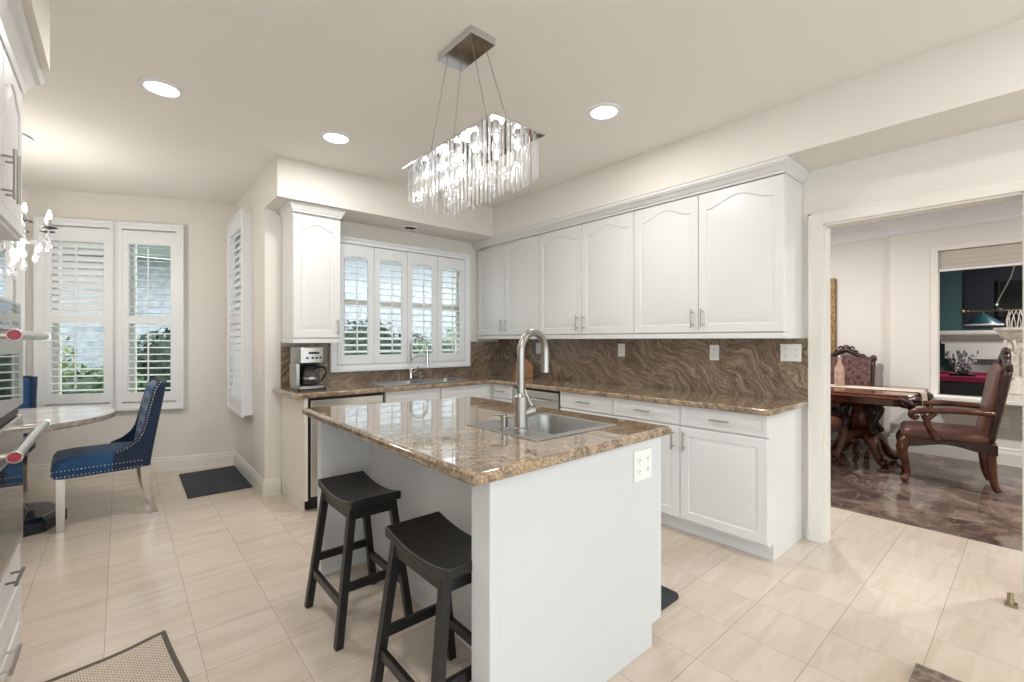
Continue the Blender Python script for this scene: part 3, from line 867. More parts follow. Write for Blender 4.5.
# outlet on the island
def outlet(label, loc, rz, w=.075, h=.115, kind='duplex', group=None):
    t = thing('wall_outlet', label, 'outlet', loc, rz, group)
    B().box(-w/2, w/2, -.006, 0, -h/2, h/2).done('plate', 'outlet', t, bevel=.002)
    n = max(1, round(w / .07))
    for k in range(n):
        cx = -w/2 + w*(k + .5)/n
        for dz in ((-.022, .022)):
            o = B().lathe([(.015, -.008), (.014, -.0085)], (cx, 0, dz), 14, 'y').done('socket', 'outlet', t)
            s_ = B()
            for dx in (-.005, .005): s_.box(cx + dx - .001, cx + dx + .001, -.0092, -.008, dz - .002, dz + .006)
            s_.box(cx - .0015, cx + .0015, -.0092, -.008, dz - .009, dz - .006)
            s_.done('slots', 'slot', o)
    return t
outlet('white double outlet plate on the near end of the island', (1.637, 1.075, .785), 0, .125, .125)
outlet('white wall outlet in the backsplash nearest the knife block', (3.391, 2.436, 1.21), -PI/2, .07, .115, group='outlets in the granite backsplash')
outlet('white wall outlet in the middle of the granite backsplash', (3.391, 1.60, 1.205), -PI/2, .07, .115, group='outlets in the granite backsplash')
outlet('wide white double outlet at the right end of the granite backsplash', (3.391, 1.085, 1.215), -PI/2, .125, .115, group='outlets in the granite backsplash')
outlet('white outlet behind the knife block in the backsplash corner', (3.391, 3.50, 1.21), -PI/2, .07, .115, group='outlets in the granite backsplash')
t = thing('light_switch', 'off-white switch plate on the pillar side wall of the nook', 'switch', (.907, 4.30, 1.06), -PI/2)
B().box(-.02, .02, -.005, 0, -.055, .055).done('plate', 'wall', t); B().box(-.007, .007, -.009, -.005, -.02, .02).done('toggle', 'outlet', t)
t = thing('wall_outlet', 'cream outlet low on the nook side wall above the baseboard', 'outlet', (.907, 4.80, .38), -PI/2)
B().box(-.035, .035, -.005, 0, -.055, .055).done('plate', 'wall', t); B().box(-.014, .014, -.007, -.005, -.035, .035).done('socket', 'trim', t)

# coffee maker
t = thing('coffee_maker', 'stainless drip coffee maker under the small wall cabinet', 'coffee maker', (1.14, 3.83, TOP), 0)
B().prism([tuple(p[:2]) for p in rrect(0, 0, .21, .24, .03, 0)], 0, .035).done('base', 'steel', t, bevel=.003, smooth='auto')
B().prism([tuple(p[:2]) for p in rrect(0, -.01, .214, .25, .03, 0)], 0, .016).done('base_trim', 'black', t)
B().box(-.105, -.075, -.06, .12, .035, .215).box(-.075, .105, .05, .12, .035, .215).done('column', 'steel', t, bevel=.006)
B().prism([tuple(p[:2]) for p in rrect(0, 0, .21, .24, .03, 0)], .215, .335).done('head', 'steel', t, bevel=.004, smooth='auto')
B().box(-.074, .104, .04, .052, .036, .214).done('recess', 'black', t)
b = B().box(-.03, .05, -.1225, -.119, .285, .302)
b.done('display', 'display', t)
b = B()
for x in (-.04, .0, .03, .06): b.lathe([(.009, -.124), (.009, -.119)], (x + .0, 0, .255), 12, 'y')
b.done('buttons', 'black', t)
t2 = thing('coffee_carafe', 'glass coffee carafe with black handle inside the coffee maker', 'carafe', (1.15, 3.785, TOP + .038), 0)
B().lathe([(.045, 0), (.06, .015), (.066, .06), (.058, .11), (.045, .13), (.043, .13), (.055, .108), (.062, .06), (.056, .02), (.04, .006)], (0, 0, 0), 20).done('glass_body', 'carafe', t2, smooth='auto')
B().lathe([(.047, .128), (.05, .135), (.05, .15), (.02, .158)], (0, 0, 0), 20).done('lid', 'black', t2, smooth='auto')
B().lathe([(.066, .045), (.067, .05), (.067, .06), (.066, .065)], (0, 0, 0), 20).done('band', 'steel', t2, smooth='auto')
B().tube([(.045, -.02, .14), (.09, -.045, .14), (.098, -.05, .09), (.07, -.035, .03)], .008, 8, 4).done('handle', 'black', t2, smooth='auto')

# knife block
t = thing('knife_block', 'honey wooden knife block in the far counter corner', 'knife block', (3.17, 3.50, TOP), -2.1)
B().prism([(-.11, 0), (.09, 0), (.09, .13), (.02, .20), (-.07, .155)], -.055, .055, 'x').done('block', 'block', t, bevel=.006)
for i in range(3):
    for j in range(2):
        x = -.033 + i*.033; y = -.045 + j*.05; z = .165 + j*.02
        h = B().tube([(x, y, z), (x, y - .035, z + .085)], [.010, .012], 8).done('knife_handle', 'handleblack', t, smooth='auto')

# ---------------------------------------------------------------- bar stools
def stool(label, cx, cy, rz=0, group='black saddle bar stools at the island'):
    t = thing('bar_stool', label, 'bar stool', (cx, cy, 0), rz, group)
    hw, hl, H = .118, .215, .61          # half width (x), half length (y)
    b = B()
    ny = 14; nx = 6
    us = [-hw + 2*hw*i/nx for i in range(nx + 1)]; vs = [-hl + 2*hl*j/ny for j in range(ny + 1)]
    def f(u, v, w):
        dip = .028 * (1 - (v / hl) ** 2)
        return (u, v, H - dip if w > .5 else H - .038 - dip * .55)
    b.solidgrid(us, vs, lambda i, j: True, 0, 1, f)
    b.done('seat', 'blackwood', t, smooth='auto', bevel=.006)
    def legp(sx, sy, z):
        k = 1 - z / .575
        return (sx * (.092 + .073 * k), sy * (.165 + .035 * k), z)
    for sx in (-1, 1):
        for sy in (-1, 1):
            a = Vector(legp(sx, sy, 0)); c = Vector(legp(sx, sy, .575)); r = .0165
            B().hexa([(a.x + dx*r, a.y + dy*r, 0) for dx, dy in ((-1,-1),(1,-1),(1,1),(-1,1))], [(c.x + dx*r, c.y + dy*r, .575) for dx, dy in ((-1,-1),(1,-1),(1,1),(-1,1))]).done('leg', 'blackwood', t, bevel=.002)
    def bar(p, q, hz=.018, th=.010, name='rung'):
        p, q = Vector(p), Vector(q); d = (q - p).normalized(); n = Vector((-d.y, d.x, 0)) * th
        B().hexa([tuple(p - n - Vector((0,0,hz))), tuple(q - n - Vector((0,0,hz))), tuple(q + n - Vector((0,0,hz))), tuple(p + n - Vector((0,0,hz)))],
                 [tuple(p - n + Vector((0,0,hz))), tuple(q - n + Vector((0,0,hz))), tuple(q + n + Vector((0,0,hz))), tuple(p + n + Vector((0,0,hz)))]).done(name, 'blackwood', t, bevel=.002)
    for sx in (-1, 1): bar(legp(sx, -1, .17), legp(sx, 1, .17)); bar(legp(sx, -1, .54), legp(sx, 1, .54), .025, name='apron')
    for sy in (-1, 1): bar(legp(-1, sy, .235), legp(1, sy, .235)); bar(legp(-1, sy, .54), legp(1, sy, .54), .025, name='apron')
    return t
stool('black saddle-seat bar stool at the far end of the island overhang', .862, 2.13)
stool('nearer black saddle-seat bar stool, partly hidden by the island end panel', .862, 1.375)

# ---------------------------------------------------------------- wall oven tower (front X=-.303, local x -> +Y)
t = thing('oven_cabinet', 'tall white cabinet tower on the left holding the wall ovens', 'cabinet', (-.338, 1.92, 0), PI/2)
B().box(0, .80, .004, .62, .10, 1.46).box(0, .80, .07, .62, 0, .10).box(0, .80, -.015, .61, 1.76, 2.33).box(0, .48, .06, .62, 1.46, 1.76).done('body', 'white', t, bevel=.002)
B().box(-.005, .80, -.04, .03, 1.715, 1.76).box(0, .80, -.03, .03, 1.70, 1.715).done('light_rail', 'white', t, bevel=.003)
front(t, 'door', .003, 1.765, .395, .545, .05, ('v', .36, .10, .17), y=-.035)
front(t, 'door', .402, 1.765, .395, .545, .05, ('v', .035, .10, .17), y=-.035)
front(t, 'drawer', .003, .12, .794, .215, 0, ('h', .372, .085, .19), y=-.035)
B().box(.003, .797, -.03, .0, .345, .470).done('filler_panel', 'white', t, bevel=.002)
B().sweep([(0, -.035), (.80, -.035), (.80, .6)], [(0, 2.305), (.006, 2.305), (.012, 2.33), (.035, 2.37), (.05, 2.38), (.06, 2.398), (0, 2.398)], 1).done('crown', 'white', t)
struct(B().box(-.95, -.218, -3.2, 2.65, 2.40, CZ).done('trim_soffit_left', 'wall'))
struct(B().box(-.95, -.305, 2.65, 2.72, 2.40, CZ).done('trim_soffit_left_end', 'wall'))
t = thing('wall_oven', 'stainless double wall oven with towel-bar handles and red end badges', 'oven', (-.338, 1.92, 0), PI/2)
B().box(.02, .785, -.016, .0, .475, 1.455).done('frame', 'stainless', t, bevel=.003)
o = B().box(.025, .78, -.034, -.016, 1.335, 1.448).done('control_panel', 'stainless', t, bevel=.004)
B().box(.05, .75, -.037, -.034, 1.352, 1.436).done('control_glass', 'ovenglass', o)
for (z0, z1, g0, g1, hz, nm) in ((1.04, 1.33, 1.07, 1.25, 1.315, 'upper'), (.50, 1.0, .53, .87, .955, 'lower')):
    o = B().box(.025, .78, -.04, -.016, z0, z1).done('oven_door', 'stainless', t, bevel=.005)
    B().box(.06, .745, -.0425, -.04, g0, g1).done('window', 'ovenglass', o)
    hb = B().tube([(.05, -.103, hz), (.77, -.103, hz)], .0155, 16)
    for x in (.09, .69): hb.tube([(x, -.038, hz), (x, -.103, hz)], .010, 10)
    ho = hb.done('handle', 'stainless', o, smooth='auto')
    for x, s_ in ((.05, -1), (.77, 1)):
        B().lathe([(.0175, -.002), (.0185, 0), (.0185, .004)] if s_ < 0 else [(.0175, -.001), (.0175, .003)], (x, -.103, hz), 16, 'x').done('handle_cap', 'chrome', ho, smooth='auto')
    B().lathe([(.013, -.0055), (.015, -.004), (.015, -.001)], (.05, -.103, hz), 16, 'x').done('badge', 'red', ho, label='round red end badge')
B().box(.04, .765, -.028, -.016, 1.005, 1.035).done('vent', 'black', t)
for k in range(5):
    pass
B().tube([(.44, -.06, .435), (.60, -.06, .435)], .006, 8).tube([(.47, -.028, .435), (.47, -.06, .435)], .004, 6).tube([(.57, -.028, .435), (.57, -.06, .435)], .004, 6).done('lower_latch', 'darksteel', t, smooth='auto')

# ---------------------------------------------------------------- breakfast nook
TX, TY = -.60, 4.62
t = thing('pedestal_table', 'round grey and white marble table in the breakfast nook', 'table', (TX, TY, 0))
B().lathe([(.01, .73), (.565, .73), (.578, .735), (.580, .758), (.576, .763), (.01, .763)], (0, 0, 0), 64).done('tabletop', 'marble', t, smooth='auto')
B().lathe([(.563, .722), (.579, .729), (.5815, .739), (.5815, .757), (.578, .7635), (.574, .7635), (.558, .722)], (0, 0, 0), 64).done('edge', 'marble_edge', t, smooth='auto')
B().lathe([(.12, .10), (.10, .14), (.07, .30), (.07, .5), (.10, .70), (.16, .722)], (0, 0, 0), 24).done('pedestal', 'navy', t, smooth='auto')
B().lathe([(.31, 0), (.31, .07), (.28, .10), (.1, .102)], (0, 0, 0), 8).done('plinth', 'navy', t, bevel=.004)

def velvet_chair(label, loc, rz, group='blue velvet chairs around the nook table'):
    """front = -y"""
    t = thing('dining_chair', label, 'chair', loc, rz, group)
    w = .235
    b = B()
    loops = []
    for z, ww, y0, y1 in ((.36, .222, -.295, .17), (.37, .232, -.305, .18), (.425, .234, -.308, .18), (.46, .232, -.305, .18), (.487, .215, -.285, .16), (.50, .17, -.23, .12)):
        loops.append(rrect(0, (y0+y1)/2, 2*ww, y1 - y0, .05 if z < .5 else .06, z, 5))
    b.loft(loops); b.done('seat', 'velvet', t, smooth=True)
    # tufted inner back
    nx, nz = 24, 30
    def yb(z): return .175 + (z - .45) * .17
    front_, back_ = [], []
    b = B(); bm = b.bm
    btn = []
    for r in range(5):
        for c in range(3 if r % 2 == 0 else 2):
            btn.append(((-.11 + .11*c) if r % 2 == 0 else (-.055 + .11*c), .56 + .088*r))
    G = []
    for j in range(nz + 1):
        z = .45 + (.985 - .45) * j / nz
        row = []
        for i in range(nx + 1):
            u = -1 + 2*i/nx
            x = u * (.205 + .012 * math.sin(PI * j / nz))
            dz = 0
            for (bx, bz) in btn:
                dd = math.hypot(x - bx, z - bz)
                dz += .026 * math.exp(-(dd/.020)**2) + .006 * math.exp(-(dd/.05)**2)
            edge = .03 * max(0, abs(u) - .86) / .14 + (.03 * max(0, (j/nz - .93) / .07))
            zz = z - .018 * u*u * (j / nz)
            row.append(bm.verts.new((x, yb(z) - .035 + min(dz, .032) + edge, zz)))
        G.append(row)
    Bk = [[bm.verts.new((G[j][i].co.x, yb(.45 + .535*j/nz) + .03, G[j][i].co.z)) for i in (0, nx)] for j in range(nz+1)]
    for j in range(nz):
        for i in range(nx): bm.faces.new((G[j][i], G[j][i+1], G[j+1][i+1], G[j+1][i]))
    b.done('backrest', 'velvet', t, smooth=True)
    tb = B()
    for (bx, bz) in btn: tb.ball((bx, yb(bz) - .012, bz - .018*(bx/.2)**2*(bz-.45)/.535), .008, 1, .6, 1, 8, 5)
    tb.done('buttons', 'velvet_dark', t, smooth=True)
    # outer shell: back panel + wings
    b = B(); loops = []
    for z in [.40 + .59*k/10 for k in range(11)]:
        y = yb(z) + .03; ww = .222 + .012*math.sin(PI*(z-.4)/.6)
        zz = z
        loops.append([(-ww, y - .045, zz - .012), (-ww, y + .012, zz - .012), (-ww*.6, y + .028, zz), (ww*.6, y + .028, zz), (ww, y + .012, zz - .012), (ww, y - .045, zz - .012), (ww*.85, y - .02, zz), (-ww*.85, y - .02, zz)])
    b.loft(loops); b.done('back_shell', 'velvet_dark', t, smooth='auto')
    wing = [(yb(.39) + .045, .37), (yb(.985) + .035, .975), (yb(.985) - .005, .985), (yb(.93) - .025, .93), (yb(.8) - .034, .80), (yb(.7) - .038, .70), (yb(.62) - .045, .62), (yb(.57) - .065, .57), (yb(.53) - .105, .53), (yb(.5) - .17, .50), (yb(.5) - .18, .45), (yb(.5) - .18, .37)]
    for s_ in (-1, 1):
        x0, x1 = (s_*.212, s_*.240)
        bb = B().prism(wing, min(x0, x1), max(x0, x1), 'x')
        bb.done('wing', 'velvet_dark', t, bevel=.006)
    nb = B()
    for s_ in (-1, 1):
        x = s_ * .243
        path = wing[2:10]
        P = [Vector(p) for p in path]
        dist = 0; nxt = 0
        for a, c in zip(P, P[1:]):
            L_ = (c - a).length
            while nxt <= dist + L_:
                q = a + (c - a) * ((nxt - dist) / L_)
                nb.ball((x, q.x + .010, q.y - .004), .0048, .6, 1, 1, 6, 4); nxt += .019
            dist += L_
        for z in (.38, .42):
            k = -.30
            while k < .17:
                nb.ball((s_*.238 if k < -.06 else x, k, z + (0)), .0048, .6, 1, 1, 6, 4); k += .02
    for z in (.38, .42):
        k = -.20
        while k < .205:
            nb.ball((k, -.309, z), .0048, 1, .6, 1, 6, 4); k += .02
    nb.done('nailhead_trim', 'studs', t, smooth=True)
    for sx in (-1, 1):
        a = .027
        fx, fy = sx * .19, -.262
        B().hexa([(fx - a*.8, fy - a*.8, 0), (fx + a*.8, fy - a*.8, 0), (fx + a*.8, fy + a*.8, 0), (fx - a*.8, fy + a*.8, 0)],
                 [(fx - a, fy - a, .365), (fx + a, fy - a, .365), (fx + a, fy + a, .365), (fx - a, fy + a, .365)]).done('leg', 'leg', t, bevel=.003)
        loops = []
        for z, y, r in ((0, .250, .016), (.06, .228, .018), (.14, .205, .021), (.24, .192, .025), (.375, .19, .032)):
            loops.append([(sx*.17 + dx*r, y + dy*r, z) for dx, dy in ((-1,-1),(1,-1),(1,1),(-1,1))])
        B().loft(loops).done('leg', 'leg', t, bevel=.002)
    return t
velvet_chair('blue velvet button-tufted chair to the right of the nook table', (-.055, 4.53, 0), -PI/2 + .06)
velvet_chair('blue velvet chair on the far side of the nook table, mostly behind the ovens', (-.80, 5.45, 0), -.05)

# mats and rugs
tag(B().prism([(.42, 4.55), (.885, 4.53), (.89, 5.40), (.43, 5.40)], .0005, .012).done('door_mat', 'mat_dark', bevel=.004), 'dark charcoal mat on the floor by the nook side wall', 'mat')
t = thing('kitchen_mat', 'beige woven kitchen mat with a grey border in the lower left corner', 'mat', (.150, 2.50, 0), math.radians(7))
nu, nv = 12, 10
us = [-.42 + .42*i/nu for i in range(nu + 1)]; vs = [-1.0 + 1.0*j/nv for j in range(nv + 1)]
def curl(u, v): return .02 * math.exp(-((u)**2 + v**2) / .012)
B().solidgrid([-.42 + .018 + (.42 - .036)*i/nu for i in range(nu+1)], [-1.0 + .018 + (1.0 - .036)*j/nv for j in range(nv+1)], lambda i, j: True, .001, .008, lambda u, v, w: (u, v, w + curl(u, v))).done('woven_field', 'weave', t, smooth='auto')
bu = [-.42] + [-.42 + .018 + (.42 - .036)*i/nu for i in range(nu+1)] + [0]; bv = [-1.0] + [-1.0 + .018 + (1.0 - .036)*j/nv for j in range(nv+1)] + [0]
B().solidgrid(bu, bv, lambda i, j: i in (0, nu + 1) or j in (0, nv + 1), .0005, .010, lambda u, v, w: (u, v, w + curl(u, v))).done('border', 'weave_border', t, smooth='auto')
tag(B().loft([rrect(1.965, 1.66, .38, .95, .04, .0005), rrect(1.965, 1.66, .38, .95, .04, .012), rrect(1.965, 1.66, .35, .92, .03, .018)]).done('anti_fatigue_mat', 'mat_black', smooth='auto'), 'black ribbed anti-fatigue mat on the floor at the sink side of the island', 'mat')
rb = B()
nu, nv = 26, 34
rb.solidgrid([1.5 + .88*i/nu for i in range(nu+1)], [-.9 + 1.22*j/nv for j in range(nv+1)], lambda i, j: True, 0, 1, lambda u, v, w: (u, v, .0005 if w < .5 else .022 + .006*random.random()))
tag(rb.done('shag_rug', 'rugbrown', smooth='auto'), 'brown shaggy rug, only its corner showing at the lower right', 'rug')
t = thing('door_stop', 'small brass floor stop at the base of the right door jamb', 'door stop', (3.30, .095, 0))
B().box(-.02, .03, -.025, .02, 0, .012).done('foot', 'brass', t, bevel=.003)
B().tube([(0, 0, .01), (.005, 0, .06)], [.014, .012], 10).done('post', 'brass', t, smooth='auto')

# ---------------------------------------------------------------- ceiling lights
LP = [((.178, 3.207), 'round recessed ceiling light nearest the breakfast nook', True), ((1.14, 3.20), 'round recessed ceiling light above the far end of the island, left of the chandelier', True),
      ((2.263, 1.757), 'round recessed ceiling light right of the chandelier', True), ((.10, .75), 'added fill light in the ceiling above the camera position', False), ((2.2, -.6), 'added fill light in the ceiling near the rear right of the kitchen', False),
      ((.4, -1.6), 'added fill light in the ceiling near the rear left of the kitchen', False)]
def downlight(x, y, z, label, power, lit=True, r=.078, group='recessed ceiling lights'):
    t = thing('ceiling_light', label, 'ceiling light', (x, y, z), 0, group)
    B().lathe([(r, -.004), (r + .004, -.010), (r + .024, -.006), (r + .028, 0), (r, 0)], (0, 0, 0), 32).done('trim_ring', 'shutter', t, smooth='auto')
    B().lathe([(.001, -.004), (r + .001, -.004), (r + .001, -.001), (.001, -.001)], (0, 0, 0), 32).done('lens', 'lens' if lit else 'outlet', t)
    if lit:
        l = lamp('downlight_lamp', 'AREA', (x, y, z - .014), power, (1, .98, .96), .15)
for (p, lb, vis) in LP: downlight(p[0], p[1], CZ, lb, 9)
downlight(2.15, 4.02, 2.40, 'unlit round light in the soffit above the back sink', 0, lit=False, r=.055)
downlight(5.3, 1.9, CZ, 'recessed ceiling light in the dining room by the mirror', 44, group='dining room ceiling lights')
downlight(5.3, -.9, CZ, 'added unseen ceiling light in the dining room behind the head chair', 44, group='dining room ceiling lights')  # unseen light added to brighten the dining room
downlight(8.7, -.6, CZ, 'added unseen ceiling light brightening the games room', 55, group='added games room lights')  # added out of view, only to light the games room

# ---------------------------------------------------------------- island chandelier
CX, CY, CPZ = 1.222, 1.733, 2.165
t = thing('crystal_chandelier', 'rectangular crystal chandelier hanging on four cables over the island', 'chandelier', (CX, CY, CPZ))
PW, PL = .142, .368
can = B().box(-.035, .105, -.075, .205, CZ - CPZ - .035, CZ - CPZ).done('canopy', 'chrome', t, bevel=.002)
B().box(-PW, PW, -PL, PL, 0, .008).box(-PW + .03, PW - .03, -PL + .04, PL - .04, .008, .03).done('plate', 'chrome', t, bevel=.002)
for sx in (-1, 1):
    for sy in (-1, 1):
        B().tube([(.035 + sx*.04, .065 + sy*.10, CZ - CPZ - .035), (sx*PW*.45, sy*PL*.66, .008)], .0016, 6).done('cable', 'cable', t)
for k, (sx, sy) in enumerate([(x_, y_) for x_ in (-.06, .06) for y_ in (-.28, -.14, 0, .14, .28)]):
    o = B().lathe([(.022, 0), (.022, -.018), (.016, -.03), (.001, -.032)], (sx, sy, 0), 14).done('lamp_socket', 'chrome', t, smooth='auto')
    B().ball((sx, sy, -.042), .0115, 1, 1, 1.1, 12, 8).done('bulb', 'bulb', o, smooth=True)
rods = []
nxr, nyr = 8, 22
for j in range(nyr):
    for i in (0, 1, nxr - 2, nxr - 1): rods.append((i, j))
for i in range(2, nxr - 2):
    for j in (0, nyr - 1): rods.append((i, j))
rodm = {}
for (i, j) in rods:
    x = -PW + .02 + (2*PW - .04) * i/(nxr - 1) + random.uniform(-.003, .003); y = -PL + .02 + (2*PL - .04) * j/(nyr - 1) + (.008 if i % 2 else -.008)
    Ln = .185 if i in (0, nxr-1) or j in (0, nyr-1) else .215
    Ln += random.choice((-.012, -.004, 0, .006, .012))
    key = round(Ln, 3)
    if key not in rodm:
        b = B(); b.lathe([(.001, 0), (.0045, -.004), (.0052, -.02), (.0052, -Ln + .004), (.001, -Ln)], (0, 0, 0), 6)
        q = b.done('crystal_rod', 'crystal', t, smooth=False); q.location = (x, y, 0); rodm[key] = q
    else:
        q = rodm[key].copy(); COL.objects.link(q); q.parent = t; q.location = (x, y, 0)
bp = None
for k in range(20):
    x = random.uniform(-PW + .04, PW - .04); y = -PL + .05 + (2*PL - .1) * k/19; z = -random.uniform(.12, .20)
    if bp is None:
        bp = B().ball((0, 0, 0), .017, 1, 1, 1, 8, 6).tube([(0, 0, .015), (0, 0, .1)], .0012, 4).done('crystal_ball', 'crystal', t)
        q = bp
    else:
        q = bp.copy(); COL.objects.link(q); q.parent = t
    q.location = (x, y, z)
for y in (-.22, 0, .22): lamp('chandelier_lamp', 'POINT', (CX, CY + y, CPZ - .085), 1.0, (1, .93, .84), .03)

# nook chandelier
NX, NY = TX, TY
t = thing('nook_chandelier', 'crystal candle chandelier over the nook table, half behind the oven cabinet', 'chandelier', (NX, NY, 2.05))
B().lathe([(.001, .66), (.13, .66), (.14, .645), (.09, .625), (.03, .615), (.001, .61)], (0, 0, 0), 32).done('ceiling_medallion', 'shutter', t, smooth='auto')
B().lathe([(.006, .62), (.006, .2), (.02, .17), (.028, .1), (.012, .04), (.03, -.02), (.012, -.08), (.022, -.12), (.004, -.16)], (0, 0, 0), 14).done('stem', 'chrome', t, smooth='auto')
cb = None
for k in range(8):
    a = 2*PI*k/8 - .25; ca, sa = math.cos(a), math.sin(a); R1 = .23
    P_ = lambda r, z: (r*ca, r*sa, z)
    o = B().tube([P_(.02, .02), P_(.10, -.06), P_(.15, -.06), P_(.21, -.03), P_(R1, .03)], .006, 8, 4).done('arm', 'crystal', t, smooth='auto')
    B().lathe([(.004, .028), (.04, .04), (.042, .045), (.008, .042)], P_(R1, 0), 14).done('drip_pan', 'black', o, smooth='auto')
    B().lathe([(.010, .04), (.010, .10), (.004, .102)], P_(R1, 0), 10).done('candle', 'nickel', o, smooth='auto')
    B().lathe([(.004, .10), (.013, .118), (.014, .13), (.004, .165)], P_(R1, 0), 10).done('bulb', 'bulb', o, smooth='auto')
    for rr, zz, sz in ((R1, -.03, .014), (R1, -.09, .02), (.18, -.10, .018), (.16, -.17, .022), (.10, -.15, .018), (.10, -.23, .022), (.05, -.30, .02)):
        if cb is None:
            cb = B().ball((0, 0, 0), .02, .7, .7, 1.4, 8, 6).tube([(0, 0, .02), (0, 0, .07)], .0015, 4).done('crystal_drop', 'crystal', o)
            q = cb
        else:
            q = cb.copy(); COL.objects.link(q); q.parent = o
        q.location = P_(rr, zz); q.scale = (sz/.02,)*3
lamp('nook_chandelier_lamp', 'POINT', (NX, NY, 1.98), 24, (1, .94, .86), .12)

# ---------------------------------------------------------------- dining room
# table: X 5.55..6.65, Y .72..2.9
t = thing('dining_table', 'carved mahogany double-pedestal dining table with polished top', 'table', (6.10, 1.87, 0))
hw_, hl_ = .55, 1.10
def tp(e, z): return [(x*(1), y, z) for x, y in [(-hw_+e+.10, -hl_+e), (hw_-e-.10, -hl_+e), (hw_-e-.03, -hl_+e+.03), (hw_-e, -hl_+e+.10), (hw_-e, hl_-e-.10), (hw_-e-.03, hl_-e-.03), (hw_-e-.10, hl_-e), (-hw_+e+.10, hl_-e), (-hw_+e+.03, hl_-e-.03), (-hw_+e, hl_-e-.10), (-hw_+e, -hl_+e+.10), (-hw_+e+.03, -hl_+e+.03)]]
B().loft([tp(.03, .725), tp(.0, .735), tp(.0, .75), tp(.012, .757), tp(.012, .765), tp(.004, .77), tp(.012, .78)]).done('tabletop', 'woodtop', t, bevel=.002)
B().loft([tp(.06, .66), tp(.045, .67), tp(.045, .725)]).done('apron', 'wood', t)
for sx in (-1, 1):
    for sy in (-1, 1):
        B().ball((sx*(hw_ - .06), sy*(hl_ - .06), .70), .06, 1, 1, .8).tube([(sx*(hw_-.03), sy*(hl_-.10), .75), (sx*(hw_+.01), sy*(hl_+.0), .70), (sx*(hw_-.04), sy*(hl_-.02), .66)], .02, 8, 4).done('corner_carving', 'darkwood', t, smooth=True)
for yy in (-.60, .60):
    o = B().lathe([(.12, .66), (.13, .62), (.07, .60), (.09, .57), (.11, .50), (.12, .44), (.09, .38), (.06, .36), (.10, .34), (.12, .30), (.11, .27), (.15, .25), (.15, .20), (.06, .17)], (0, yy, 0), 24).done('pedestal', 'wood', t, smooth='auto')
    for k in range(4):
        a = PI/4 + PI/2*k; ca, sa = math.cos(a), math.sin(a)
        B().tube([(ca*.06, yy + sa*.06, .28), (ca*.16, yy + sa*.16, .25), (ca*.24, yy + sa*.24, .14), (ca*.31, yy + sa*.31, .06), (ca*.36, yy + sa*.36, .045)], [.06, .065, .05, .045, .045], 10, 4).done('foot', 'wood', t, smooth=True)
        B().tube([(ca*.10, yy + sa*.10, .62), (ca*.20, yy + sa*.20, .55), (ca*.15, yy + sa*.15, .42), (ca*.21, yy + sa*.21, .32)], [.035, .04, .028, .035], 8, 4).done('scroll_bracket', 'darkwood', t, smooth=True)
# runner
b = B()
pr = [(.67, .60), (.705, .61)]
xs = [-.15, .15]
path = [(-1.145, .56), (-1.147, .70), (-1.14, .765), (-1.125, .7835), (1.125, .7835), (1.14, .765), (1.147, .70), (1.145, .56)]
b.loft([[(x, 1.87 + (p[0]*.973 - (0 if x else 0)), p[1]) for p in path] + [(x, 1.87 + p[0] * .973 * 1.003, p[1] + (.003 if abs(p[0]) < 1.13 else 0)) for p in path[::-1]] for x in (5.95, 6.25)])
tag(b.done('table_runner', 'runner'), 'pale champagne runner draped along the dining table', 'table runner')
t = thing('glass_bottle', 'blush glass bottle standing on the dining table', 'bottle', (6.12, 1.47, .787))
B().lathe([(.001, 0), (.045, 0), (.048, .01), (.048, .17), (.042, .21), (.02, .25), (.017, .29), (.021, .295), (.021, .305)], (0, 0, 0), 18).done('body', 'blush', t, smooth='auto')
B().lathe([(.018, .305), (.022, .315), (.01, .335)], (0, 0, 0), 12).done('stopper', 'chrome', t, smooth='auto')

